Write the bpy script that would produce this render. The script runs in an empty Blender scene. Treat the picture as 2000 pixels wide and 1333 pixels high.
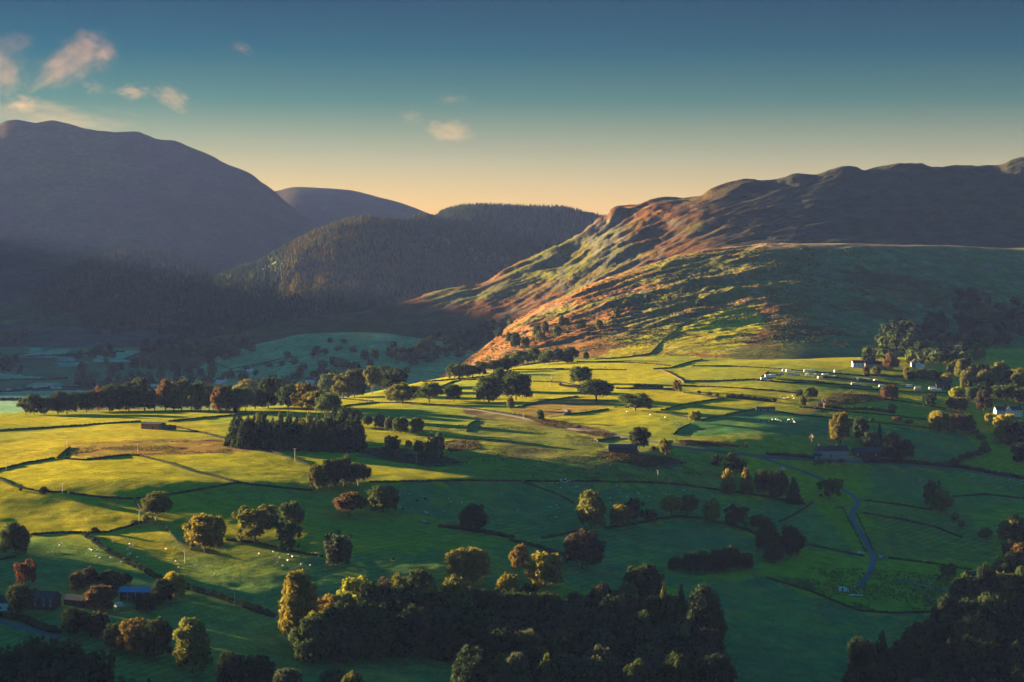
import bpy, math, random
import numpy as np
rad = math.radians
random.seed(7); RNG = np.random.default_rng(11)
sc = bpy.context.scene
COL = sc.collection

# ------------------------------------------------------------------ camera
# picture coordinates below are in the 2000 x 1333 frame of the photograph; F in pixels, YH = eye level row
F, YH, H = 3889.0, 500.0, 170.0
cam_d = bpy.data.cameras.new('camera'); cam = bpy.data.objects.new('camera', cam_d); COL.objects.link(cam)
cam_d.sensor_width = 36.0; cam_d.lens = 36.0 * F / 2000.0
cam_d.shift_y = -(666.5 - YH) / 2000.0
cam_d.clip_start = 5.0; cam_d.clip_end = 60000.0
cam.location = (0, 0, H); cam.rotation_euler = (rad(90), 0, 0)
sc.camera = cam

# ------------------------------------------------------------------ light
SUN_EL, SUN_AZ = 7.5, -62.0          # azimuth measured from the view axis, negative = left
w = bpy.data.worlds.new('World'); sc.world = w; w.use_nodes = True
nt = w.node_tree; nt.nodes.clear()
out = nt.nodes.new('ShaderNodeOutputWorld'); bg = nt.nodes.new('ShaderNodeBackground')
sky = nt.nodes.new('ShaderNodeTexSky'); sky.sky_type = 'NISHITA'; sky.sun_disc = False
sky.sun_elevation = rad(SUN_EL); sky.sun_rotation = rad(SUN_AZ)
sky.altitude = 200; sky.air_density = 1.0; sky.dust_density = 0.3; sky.ozone_density = 2.5
tc = nt.nodes.new('ShaderNodeTexCoord'); sp = nt.nodes.new('ShaderNodeSeparateXYZ')
rmp = nt.nodes.new('ShaderNodeValToRGB'); mx = nt.nodes.new('ShaderNodeMix'); mx.data_type = 'RGBA'; mx.blend_type = 'MULTIPLY'
mx.inputs[0].default_value = 1.0
nt.links.new(tc.outputs['Generated'], sp.inputs[0])
mr = nt.nodes.new('ShaderNodeMapRange'); mr.inputs['From Min'].default_value = 0.0; mr.inputs['From Max'].default_value = 0.5
nt.links.new(sp.outputs['Z'], mr.inputs['Value']); nt.links.new(mr.outputs[0], rmp.inputs[0])
SKY_RAMP = [(0.0, (.41, .255, .125)), (.051, (.35, .22, .110)), (.103, (.18, .142, .090)), (.154, (.040, .080, .070)), (.206, (.0003, .043, .062)),
            (.257, (.0001, .026, .046)), (.40, (.0004, .090, .120)), (1.0, (.001, .42, .50))]
def set_ramp(r, stops):
    e = r.color_ramp.elements
    while len(e) > 1: e.remove(e[-1])
    e[0].position = stops[0][0]; e[0].color = (*stops[0][1], 1)
    for p, c in stops[1:]:
        x = e.new(p); x.color = (*c, 1)
#SKYRAMP#
set_ramp(rmp, SKY_RAMP)
nt.links.new(sky.outputs[0], mx.inputs[6]); nt.links.new(rmp.outputs[0], mx.inputs[7])
nt.links.new(mx.outputs[2], bg.inputs['Color']); nt.links.new(bg.outputs[0], out.inputs[0])
bg.inputs['Strength'].default_value = 0.05
sd = bpy.data.lights.new('sun', 'SUN'); sun = bpy.data.objects.new('sun', sd); COL.objects.link(sun)
sd.energy = 5.0; sd.angle = rad(0.5); sd.color = (1.0, 0.72, 0.36)
sun.rotation_euler = (rad(90 - SUN_EL), 0, rad(180 - SUN_AZ))
sun.location = (-300, 300, 900)
S_DIR = np.array([math.sin(rad(SUN_AZ)) * math.cos(rad(SUN_EL)), math.cos(rad(SUN_AZ)) * math.cos(rad(SUN_EL)), math.sin(rad(SUN_EL))])
from mathutils import Vector
sun.rotation_euler = Vector(S_DIR).to_track_quat('Z', 'Y').to_euler()
sc.view_settings.view_transform = 'Standard'; sc.view_settings.look = 'None'; sc.view_settings.gamma = 1.0
sc.view_settings.use_curve_mapping = False
sc.view_settings.exposure = 3.8
sc.render.engine = 'CYCLES'
sc.cycles.use_denoising = True
sc.cycles.max_bounces = 6; sc.cycles.volume_bounces = 1
sc.cycles.transparent_max_bounces = 8

# ------------------------------------------------------------------ noise
def _hash(ix, iy, seed):
    h = (ix.astype(np.int64) * 374761393 + iy.astype(np.int64) * 668265263 + seed * 1274126177) & 0xffffffff
    h = ((h ^ (h >> 13)) * 1274126177) & 0xffffffff
    return ((h ^ (h >> 16)) & 0xffff) / 65535.0
def vnoise(x, y, seed=0):
    ix = np.floor(x); iy = np.floor(y); fx = x - ix; fy = y - iy
    fx = fx * fx * fx * (fx * (fx * 6 - 15) + 10); fy = fy * fy * fy * (fy * (fy * 6 - 15) + 10)
    a = _hash(ix, iy, seed); b = _hash(ix + 1, iy, seed); c = _hash(ix, iy + 1, seed); d = _hash(ix + 1, iy + 1, seed)
    return (a + (b - a) * fx + (c - a) * fy + (a - b - c + d) * fx * fy) * 2 - 1
def fbm(x, y, scale, octv=4, seed=0, gain=0.5):
    s = np.zeros_like(x, dtype=float); a = 1.0; f = 1.0 / scale
    for o in range(octv):
        c, sn = math.cos(o * 1.1 + .4), math.sin(o * 1.1 + .4)
        s += a * vnoise((x * c - y * sn) * f, (x * sn + y * c) * f, seed + o * 17); a *= gain; f *= 2.03
    return s
def ridged(x, y, scale, octv=4, seed=0):
    s = np.zeros_like(x, dtype=float); a = 1.0; f = 1.0 / scale
    for o in range(octv):
        s += a * (0.5 - np.abs(vnoise(x * f + o * 3.3, y * f - o * 1.7, seed + o * 31))); a *= 0.58; f *= 2.1
    return s

# ------------------------------------------------------------------ terrain as curves over (bearing, distance)
def pchip(xs, ys, x):
    """monotone cubic through (xs, ys)"""
    xs = np.asarray(xs, float); ys = np.asarray(ys, float)
    h = np.diff(xs); dl = np.diff(ys) / h; m = np.zeros_like(ys)
    m[1:-1] = np.where(dl[:-1] * dl[1:] > 0, 2 * dl[:-1] * dl[1:] / np.where(dl[:-1] + dl[1:] == 0, 1, dl[:-1] + dl[1:]), 0)
    m[0], m[-1] = dl[0], dl[-1]
    x = np.clip(x, xs[0], xs[-1]); i = np.clip(np.searchsorted(xs, x) - 1, 0, len(h) - 1)
    t = (x - xs[i]) / h[i]; t2 = t * t; t3 = t2 * t
    return (2*t3-3*t2+1) * ys[i] + (t3-2*t2+t) * h[i] * m[i] + (-2*t3+3*t2) * ys[i+1] + (t3-t2) * h[i] * m[i+1]
def V(pts):            # curve from (u, d, v): height from the picture row
    p = np.array(pts, float); return (p[:, 0], p[:, 1], p[:, 0], H - (p[:, 2] - YH) / F * p[:, 1])
def Zc(pts):           # curve from (u, d, z)
    p = np.array(pts, float); return (p[:, 0], p[:, 1], p[:, 0], p[:, 2])
def VZ(us, vs, zs):    # picture row and height known: the distance follows
    us, vs, zs = (np.array(a, float) for a in (us, vs, zs)); return (us, (H - zs) * F / (vs - YH), us, zs)
def crest(pv, pd):     # dense (u, v) silhouette with coarse (u, d)
    pv = np.array(pv, float); pd = np.array(pd, float); d = pchip(pd[:, 0], pd[:, 1], pv[:, 0])
    return (pv[:, 0], d, pv[:, 0], H - (pv[:, 1] - YH) / F * d)
def between(c1, c2, t, hz, us):
    us = np.array(us, float)
    d1, z1, d2, z2 = pchip(c1[0], c1[1], us), pchip(c1[2], c1[3], us), pchip(c2[0], c2[1], us), pchip(c2[2], c2[3], us)
    return (us, d1 + (d2 - d1) * t, us, z1 + (z2 - z1) * hz)
def offs(c, dd, dz):
    return (c[0], c[1] + dd, c[2], c[3] + dz)
class Layer:
    def __init__(s, curves, noise=None): s.c = curves; s.noise = noise
    def z(s, u, d):
        u, d = np.broadcast_arrays(np.asarray(u, float), np.asarray(d, float))
        D = np.stack([pchip(c[0], c[1], u) for c in s.c]); Z = np.stack([pchip(c[2], c[3], u) for c in s.c])
        D = np.maximum.accumulate(D + np.arange(len(s.c)).reshape((-1,) + (1,) * u.ndim) * 1.0, axis=0)
        h = np.diff(D, axis=0); dl = np.diff(Z, axis=0) / h
        M = np.zeros_like(Z); den = dl[:-1] + dl[1:]
        M[1:-1] = np.where(dl[:-1] * dl[1:] > 0, 2 * dl[:-1] * dl[1:] / np.where(den == 0, 1, den), 0)
        M[0], M[-1] = dl[0], dl[-1]
        res = np.where(d < D[0], Z[0] + (d - D[0]) * M[0], Z[-1] + (d - D[-1]) * M[-1])
        for k in range(len(h)):
            inn = (d >= D[k]) & (d <= D[k + 1]); t = (d - D[k]) / h[k]; t2 = t * t; t3 = t2 * t
            r = (2*t3-3*t2+1) * Z[k] + (t3-2*t2+t) * h[k] * M[k] + (-2*t3+3*t2) * Z[k+1] + (t3-t2) * h[k] * M[k+1]
            res = np.where(inn, r, res)
        if s.noise is not None: res = res + s.noise((u - 1000) / F * d, d, u)
        return res

UC = [-4000, -900, 0, 250, 500, 750, 1000, 1250, 1500, 1750, 2000, 2500, 3400]
def row(v, z): return VZ(UC, v, z)
def soft(c, sg=85.0):
    g = np.arange(c[0][0], c[0][-1] + 1, 25.0); k = np.exp(-.5 * (np.arange(-16, 17) * 25.0 / sg) ** 2); k /= k.sum()
    f = lambda y: np.convolve(np.pad(np.interp(g, c[0], y), 16, mode='reflect', reflect_type='odd'), k, 'valid')
    return (g, f(c[1]), g, f(c[3]))
_row = row
row = lambda v, z: soft(_row(v, z))
r1333 = row([1333]*13, [-4, -6, -9, -11, -13, -17, -22, -29, -36, -43, -50, -58, -70])
r1150 = row([1150]*13, [6, 5, 4, 3, 1, -4, -9, -16, -23, -30, -37, -46, -56])
r1000 = row([1000]*13, [22, 22, 20, 20, 17, 12, 6, -1, -8, -15, -22, -32, -40])
r940 = row([940]*13, [30, 30, 29, 31, 28, 24, 19, 12, 3, -5, -13, -22, -30])
r860 = row([860]*13, [34, 33, 32, 35, 34, 31, 28, 28, 26, 17, 7, 0, -6])
r5 = row([830, 828, 825, 822, 820, 800, 780, 775, 775, 772, 770, 770, 770], [33, 33, 33, 35, 34, 33, 36, 40, 40, 35, 27, 20, 16])
UX = [-4000, -900, 0, 250, 500, 640, 750, 820, 900, 1000, 1120, 1250, 1500, 1750, 2000, 2500, 3400]
rc = VZ(UX, [810, 808, 805, 803, 800, 782, 768, 750, 738, 721, 708, 700, 708, 700, 680, 660, 650], [29, 30, 31, 32, 31, 31, 34, 36, 39, 44, 49, 53, 53, 50, 48, 60, 80])
rc0 = rc; rc = soft(rc, 35)
rb = (np.array(UX, float), rc0[1] + 330, np.array(UX, float), np.array([-10, -10, -10, -10, -10, -8, -4, 0, 6, 18, 40, 50, 46, 46, 60, 80, 100], float)); rb = soft(rb, 50)
G_noise = lambda x, y, u: (1.7 * fbm(x, y, 170, 2, 3) + 0.5 * fbm(x * .8, y * 1.2, 48, 3, 9) + .20 * fbm(x * .8, y, 13, 3, 5)) * np.clip((y - 300) / 500, 0, 1) * np.clip((4200 - y) / 2500, .25, 1)
ground = Layer([Zc([(-4000, 0, H - 3), (3400, 0, H - 3)]), Zc([(-4000, 230, H - 100), (3400, 230, H - 100)]),
                Zc([(-4000, 520, 0), (1000, 520, -20), (3400, 520, -60)]), r1333, r1150, r1000, r940, r860, r5, rc, rb,
                Zc([(-4000, 3500, -12), (1100, 3500, -12), (1400, 3500, 40), (3400, 3500, 90)]),
                Zc([(-4000, 6500, -6), (3400, 6500, 0)]), Zc([(-4000, 12000, 0), (3400, 12000, 0)])], G_noise)

# green knoll beyond the near fields
kc = crest([(-200, 800), (300, 790), (340, 762), (400, 714), (450, 691), (520, 669), (600, 654), (700, 650), (800, 661), (870, 672), (960, 700), (1050, 740), (1200, 800)],
           [(-200, 3000), (600, 2950), (1200, 2800)])
kf = Zc([(-200, 2620, -60), (300, 2620, -40), (420, 2600, -18), (900, 2550, -18), (1050, 2500, -60), (1200, 2500, -80)])
knoll = Layer([offs(kf, -300, -60), kf, between(kf, kc, .5, .55, range(-200, 1201, 100)), kc, offs(kc, 260, -40), offs(kc, 500, -150)],
              lambda x, y, u: 2.5 * fbm(x, y, 160, 3, 21) + .5 * fbm(x, y, 30, 3, 22))
# low moorland ridge on the valley floor at the left
mc = crest([(-900, 634), (-200, 630), (0, 632), (90, 638), (180, 642), (270, 650), (330, 649), (430, 650), (520, 668), (620, 700), (700, 760)], [(-900, 4400), (700, 4200)])
mf = Zc([(-900, 3900, -22), (400, 3850, -22), (700, 3800, -80)])
moor = Layer([offs(mf, -300, -60), mf, mc, offs(mc, 300, -30), offs(mc, 600, -150)], lambda x, y, u: 3 * fbm(x, y, 120, 4, 41))

# near bench of the right-hand fell
ac = crest([(700, 850), (780, 800), (850, 752), (880, 730), (920, 702), (960, 668), (1000, 636), (1060, 603), (1130, 567), (1200, 541), (1280, 516), (1350, 499), (1430, 486), (1520, 478), (1650, 475), (1800, 478), (2000, 484), (2500, 480), (3400, 470)],
           [(700, 2500), (850, 2600), (1000, 2850), (1200, 3000), (1500, 3120), (2000, 3200), (3400, 3300)])
af = Zc([(700, 2400, -80), (780, 2450, -40), (850, 2440, 0), (920, 2400, 22), (1000, 2340, 38), (1150, 2310, 48), (1250, 2300, 51), (1500, 2250, 49), (1750, 2330, 44), (2000, 2600, 44), (2500, 2750, 80), (3400, 2800, 100)])
AU = list(range(700, 3401, 100))
def a_noise(x, y, u):
    k = np.clip((y - 2350) / 300, 0, 1); left = np.clip((1640 - u) / 260, 0.22, 1)
    a = x * .86 + y * .5; b = -x * .5 + y * .86       # rock steps run across the slope
    st = ridged(a / 2.6, b, 90, 5, 61)
    fs = ridged(a / 5.0, b, 26, 3, 64)
    return k * (left * (7.5 * (st - .25) + 4.5 * (fs - .3) + 1.3 * (ridged(a / 2.5, b, 11, 2, 65) - .3) + 3 * fbm(x, y, 60, 6, 62)) + 3 * fbm(x, y, 230, 2, 63)) * np.where(y > 2900, .8, 1)
bench = Layer([offs(af, -500, -80), af, between(af, ac, .32, .22, AU), between(af, ac, .72, .72, AU), ac, offs(ac, 180, -8), offs(ac, 500, -60), offs(ac, 900, -200)], a_noise)

# upper fell ridge, running down left into the red bracken spur
bc = crest([(-100, 760), (200, 720), (240, 702), (300, 682), (400, 663), (450, 653), (510, 640), (560, 629), (620, 620), (710, 608), (760, 597), (800, 588), (850, 574), (900, 566), (950, 555), (985, 530), (1040, 508), (1075, 490), (1110, 475), (1135, 458), (1150, 444), (1172, 430), (1185, 424), (1193, 412), (1205, 409), (1225, 405), (1245, 401), (1290, 387), (1330, 386), (1370, 379), (1385, 368), (1400, 362), (1450, 351), (1472, 350), (1480, 352), (1510, 352), (1530, 348), (1550, 341), (1570, 340), (1590, 342), (1620, 333), (1655, 325), (1672, 327), (1688, 334), (1710, 328), (1760, 319), (1800, 321), (1824, 327), (1880, 323), (1950, 323), (1975, 313), (2000, 307), (2200, 285), (2500, 300), (3400, 320)],
           [(-100, 3500), (300, 3500), (900, 3650), (1000, 3750), (1200, 3870), (1350, 3900), (1500, 3920), (2000, 4010), (3400, 4200)])
bf = Zc([(-100, 3100, -40), (200, 3100, -25), (900, 3100, -15), (1000, 3150, 20), (1100, 3200, 60), (1250, 3250, 110), (1400, 3300, 160), (1600, 3400, 185), (2000, 3450, 190), (3400, 3500, 190)])
BU = list(range(-100, 3401, 100))
def b_noise(x, y, u):
    k = np.clip((y - 3150) / 400, 0, 1) * np.clip((u - 400) / 500, 0.25, 1) * np.clip((1560 - u) / 300, .14, 1); k2 = np.clip((y - 3150) / 400, 0, 1) * np.clip((u - 400) / 500, .25, 1) * np.clip((1560 - u) / 300, .55, 1)
    crag = np.exp(-((u - 1180) / 130.0) ** 2)
    a = x * .8 + y * .6; b = -x * .6 + y * .8
    return k2 * (5 * (ridged(a / 4.0, b, 40, 4, 74) - .3) + 2.2 * (ridged(a / 2.0, b, 14, 2, 75) - .3)) + k * ((4.5 + 12 * crag) * (ridged(a / 2.2, b, 150, 6, 71) - .3) + 4 * fbm(x, y, 120, 6, 72))
upper = Layer([offs(bf, -400, -80), bf, between(bf, bc, .35, .3, BU), between(bf, bc, .8, .82, BU), bc, offs(bc, 500, -70), offs(bc, 1000, -250)], b_noise)

# wooded hill in the middle
wc = crest([(-100, 640), (150, 615), (250, 590), (300, 578), (360, 562), (400, 556), (440, 537), (470, 530), (500, 521), (540, 491), (600, 458), (640, 441), (680, 428), (700, 426), (740, 427), (770, 429), (800, 422), (822, 418), (850, 427), (900, 442), (1000, 470), (1200, 500), (1400, 540)],
           [(-100, 4600), (500, 4700), (900, 4900), (1400, 4900)])
wf = Zc([(-100, 4300, -30), (300, 4050, -20), (700, 3900, -15), (1000, 3900, 0), (1400, 4000, 0)])
WU = list(range(-100, 1401, 100))
wooded = Layer([offs(wf, -400, -60), wf, between(wf, wc, .5, .42, WU), between(wf, wc, .85, .88, WU), wc, offs(wc, 350, -30), offs(wc, 900, -220)],
               lambda x, y, u: np.clip((y - 4000) / 400, 0, 1) * (16 * (ridged(x, y * .5, 260, 4, 81) - .3) + 6 * fbm(x, y, 90, 4, 82)))
sc2 = crest([(700, 470), (800, 445), (850, 431), (865, 422), (890, 415), (915, 411), (960, 412), (1010, 414), (1060, 415), (1090, 417), (1120, 421), (1145, 428), (1165, 432), (1250, 445), (1400, 470), (1700, 520)], [(700, 5700), (1700, 5700)])
sf = Zc([(700, 4900, 0), (1700, 4900, 0)])
saddle = Layer([offs(sf, -400, -80), sf, sc2, offs(sc2, 500, -50), offs(sc2, 1000, -250)], lambda x, y, u: np.clip((y - 4950) / 400, 0, 1) * 7 * fbm(x, y, 220, 4, 91))
# small wooded knoll in the left haze
pc = crest([(-300, 650), (-60, 610), (40, 585), (90, 556), (150, 520), (200, 503), (240, 495), (290, 491), (340, 498), (370, 512), (400, 533), (440, 560), (520, 600), (640, 650)], [(-300, 5300), (640, 5300)])
pf = Zc([(-300, 4700, -30), (640, 4700, -30)])
pike = Layer([offs(pf, -300, -60), pf, between(pf, pc, .6, .5, range(-300, 641, 47)), pc, offs(pc, 300, -30), offs(pc, 700, -200)], lambda x, y, u: np.clip((y - 4750) / 300, 0, 1) * 7 * fbm(x, y, 120, 4, 95))
# the big left-hand mountain; its unseen ridge on the left is shaped to shade the valley
lc = crest([(-60, 252), (-20, 250), (0, 243), (12, 237), (30, 235), (50, 238), (70, 241), (84, 237), (100, 235), (125, 239), (150, 246), (180, 254), (225, 260), (245, 258), (265, 258), (290, 266), (304, 272), (320, 275), (345, 279), (365, 287), (400, 300), (440, 319), (480, 335), (500, 348), (512, 358), (530, 371), (560, 398), (620, 440), (700, 480), (900, 520), (1200, 540)],
           [(-60, 7000), (1200, 7000)])
LU = np.array([-4000, -3000, -2200, -1750, -1500, -900, -400], float)
LD = np.array([3500, 4200, 5000, 5500, 5800, 6500, 6900], float); LZ = np.array([180, 440, 650, 645, 590, 490, 560], float)
lc = (np.concatenate([LU, lc[0]]), np.concatenate([LD, lc[1]]), np.concatenate([LU, lc[2]]), np.concatenate([LZ, lc[3]]))
lfu = [-4000, -3000, -2200, -900, 0, 600, 1200]
lf = Zc([(-4000, 2900, -20), (-3000, 3300, -20), (-2200, 3800, -20), (-900, 4900, -25), (0, 5200, -30), (600, 5500, -30), (1200, 5900, -30)])
mount = Layer([offs(lf, -400, -60), lf, between(lf, lc, .4, .27, range(-4000, 1201, 200)), between(lf, lc, .8, .8, range(-4000, 1201, 200)), lc, offs(lc, 700, -60), offs(lc, 1600, -400)],
              lambda x, y, u: np.clip((y - 3400) / 1500, 0, 1) * (18 * (ridged(x, y, 520, 5, 101) - .3) + 8 * fbm(x, y, 200, 4, 102)) * np.where(np.abs(u - 300) < 330, .55, .9))
qc = crest([(300, 420), (450, 385), (545, 371), (562, 366), (580, 364), (605, 365), (640, 368), (680, 371), (715, 379), (740, 386), (780, 396), (810, 406), (835, 416), (880, 433), (950, 455), (1200, 500)], [(300, 9000), (1200, 9000)])
qf = Zc([(300, 7600, 0), (1200, 7600, 0)])
backfell = Layer([offs(qf, -300, -60), qf, qc, offs(qc, 600, -60), offs(qc, 1200, -300)], lambda x, y, u: np.clip((y - 7600) / 500, 0, 1) * 6 * fbm(x, y, 400, 4, 111))

def shade_spur_h(x, y):  # unseen spur added left of the frame, shaped to shade the foreground
    nn = .469 * x + .883 * y
    e = np.clip((y - 1690 - 35 * fbm(x * .3, y, 55, 3, 122)) / 150.0, 0, 1); e = 1 - e * e * (3 - 2 * e)
    a = np.exp(-((x + 1500) / 330.0) ** 2)
    return 20 + (195 + 20 * np.clip((1560 - y) / 80, 0, 1) + 6 * fbm(x, y, 90, 4, 121)) * e * a * np.clip((y + 200) / 500, 0, 1)
LAYERS = dict(ground=ground, knoll=knoll, moor=moor, bench=bench, upper=upper, wooded=wooded, saddle=saddle, pike=pike, mount=mount, backfell=backfell)
LIM = dict(ground=(-4000, 3400, 0, 12000), knoll=(-200, 1200, 2450, 3450), moor=(-900, 700, 3800, 4800), bench=(700, 3400, 2150, 3900), upper=(-100, 3400, 2950, 5300),
           wooded=(-100, 1400, 3800, 5600), saddle=(700, 1700, 4800, 6500), pike=(-300, 640, 4600, 5900), mount=(-4000, 1200, 2800, 8400), backfell=(300, 1200, 7500, 10000))
def Zall(u, d, which=None):
    r = None
    for k, L in LAYERS.items():
        if which and k not in which: continue
        u0, u1, d0, d1 = LIM[k]
        z = L.z(u, d)
        if k != 'ground': z = np.where((u >= u0) & (u <= u1) & (d >= d0) & (d <= d1), z, -500.0)
        r = z if r is None else np.maximum(r, z)
    return r
GU = np.arange(-300, 2301, 5.0); GD = 600 * (7600 / 600.0) ** (np.arange(1100) / 1099.0)
GZ = Zall(GU[:, None], GD[None, :])
def gz(u, d):          # terrain height at bearing u, distance d (arrays)
    u = np.asarray(u, float); d = np.asarray(d, float)
    a = np.clip((u - GU[0]) / 5.0, 0, len(GU) - 1.001); b = np.clip(np.log(np.maximum(d, 600.01) / 600) / math.log(7600 / 600.0) * 1099, 0, 1098.999)
    i = a.astype(int); j = b.astype(int); fa = a - i; fb = b - j
    return (GZ[i, j] * (1-fa) * (1-fb) + GZ[i+1, j] * fa * (1-fb) + GZ[i, j+1] * (1-fa) * fb + GZ[i+1, j+1] * fa * fb)
def zxy(x, y): return gz(1000 + F * np.asarray(x) / np.asarray(y), y)
def hit(u, v, dmin=640.0):   # first point of the terrain seen through picture point (u, v)
    u = np.atleast_1d(np.asarray(u, float)); v = np.atleast_1d(np.asarray(v, float)); D = GD[GD >= dmin]
    zr = H - (v[:, None] - YH) / F * D[None, :]; zt = gz(u[:, None] + 0 * D[None, :], D[None, :] + 0 * u[:, None])
    below = zt >= zr; i = np.argmax(below, axis=1); i = np.where(below.any(axis=1), i, len(D) - 1); i0 = np.maximum(i - 1, 0)
    n = np.arange(len(u)); e0 = zr[n, i0] - zt[n, i0]; e1 = zr[n, i] - zt[n, i]
    t = np.clip(e0 / np.where(np.abs(e0 - e1) < 1e-9, 1, e0 - e1), 0, 1); d = D[i0] + (D[i] - D[i0]) * t
    return np.stack([(u - 1000) / F * d, d, gz(u, d)], axis=1)

# ------------------------------------------------------------------ mesh helpers
def mesh_np(name, verts, faces, smooth=True, mats=(), colors=None, cname='cover', loose=None):
    me = bpy.data.meshes.new(name); verts = np.asarray(verts, np.float32); faces = np.asarray(faces, np.int32)
    n = len(faces); k = faces.shape[1]
    me.vertices.add(len(verts)); me.vertices.foreach_set('co', verts.ravel())
    me.loops.add(n * k); me.loops.foreach_set('vertex_index', faces.ravel())
    me.polygons.add(n); me.polygons.foreach_set('loop_start', np.arange(0, n * k, k, dtype=np.int32))
    me.polygons.foreach_set('use_smooth', np.full(n, smooth, bool))
    me.update(calc_edges=True)
    if colors is not None:
        a = me.color_attributes.new(cname, 'FLOAT_COLOR', 'POINT')
        c = np.concatenate([np.asarray(colors, np.float32), np.ones((len(verts), 1), np.float32)], axis=1); a.data.foreach_set('color', c.ravel())
    for m in mats: me.materials.append(m)
    return me
def link(name, me, parent=None, **props):
    o = bpy.data.objects.new(name, me); COL.objects.link(o)
    if parent is not None: o.parent = parent
    for k, v in props.items(): o[k] = v
    return o
def empty(name, loc, rz=0.0, scale=None, **props):
    o = bpy.data.objects.new(name, None); COL.objects.link(o); o.empty_display_size = 1
    o.location = loc; o.rotation_euler = (0, 0, rz)
    if scale is not None: o.scale = scale
    for k, v in props.items(): o[k] = v
    return o
def grid_faces(nu, nv):
    i = np.arange(nu - 1)[:, None]; j = np.arange(nv - 1)[None, :]
    a = i * nv + j; return np.stack([a, a + nv, a + nv + 1, a + 1], axis=-1).reshape(-1, 4)

# ------------------------------------------------------------------ materials
def principled(name, col, rough=0.9, **kw):
    m = bpy.data.materials.new(name); m.use_nodes = True; b = m.node_tree.nodes['Principled BSDF']
    b.inputs['Base Color'].default_value = (*col, 1); b.inputs['Roughness'].default_value = rough
    b.inputs['Specular IOR Level'].default_value = kw.get('spec', 0.2)
    for k, v in kw.items():
        if k in b.inputs: b.inputs[k].default_value = v
    return m
def noisy(m, scale, lo, hi, detail=4.0, bump=0.0, dist=1.0, coord='Object'):
    """multiply the base colour by grain and give fine relief"""
    t = m.node_tree; b = t.nodes['Principled BSDF']; c = tuple(b.inputs['Base Color'].default_value)
    tcn = t.nodes.new('ShaderNodeTexCoord'); n = t.nodes.new('ShaderNodeTexNoise'); n.inputs['Scale'].default_value = scale; n.inputs['Detail'].default_value = detail
    t.links.new(tcn.outputs[coord], n.inputs['Vector'])
    r = t.nodes.new('ShaderNodeMapRange'); r.inputs['From Min'].default_value = .3; r.inputs['From Max'].default_value = .7; r.inputs['To Min'].default_value = lo; r.inputs['To Max'].default_value = hi
    t.links.new(n.outputs['Fac'], r.inputs['Value'])
    mm = t.nodes.new('ShaderNodeMix'); mm.data_type = 'RGBA'; mm.blend_type = 'MULTIPLY'; mm.inputs[0].default_value = 1
    cc = t.nodes.new('ShaderNodeRGB'); cc.outputs[0].default_value = c
    t.links.new(cc.outputs[0], mm.inputs[6]); t.links.new(r.outputs[0], mm.inputs[7]); t.links.new(mm.outputs[2], b.inputs['Base Color'])
    if bump:
        bn = t.nodes.new('ShaderNodeBump'); bn.inputs['Strength'].default_value = bump; bn.inputs['Distance'].default_value = dist
        t.links.new(n.outputs['Fac'], bn.inputs['Height']); t.links.new(bn.outputs[0], b.inputs['Normal'])
    return m
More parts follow.
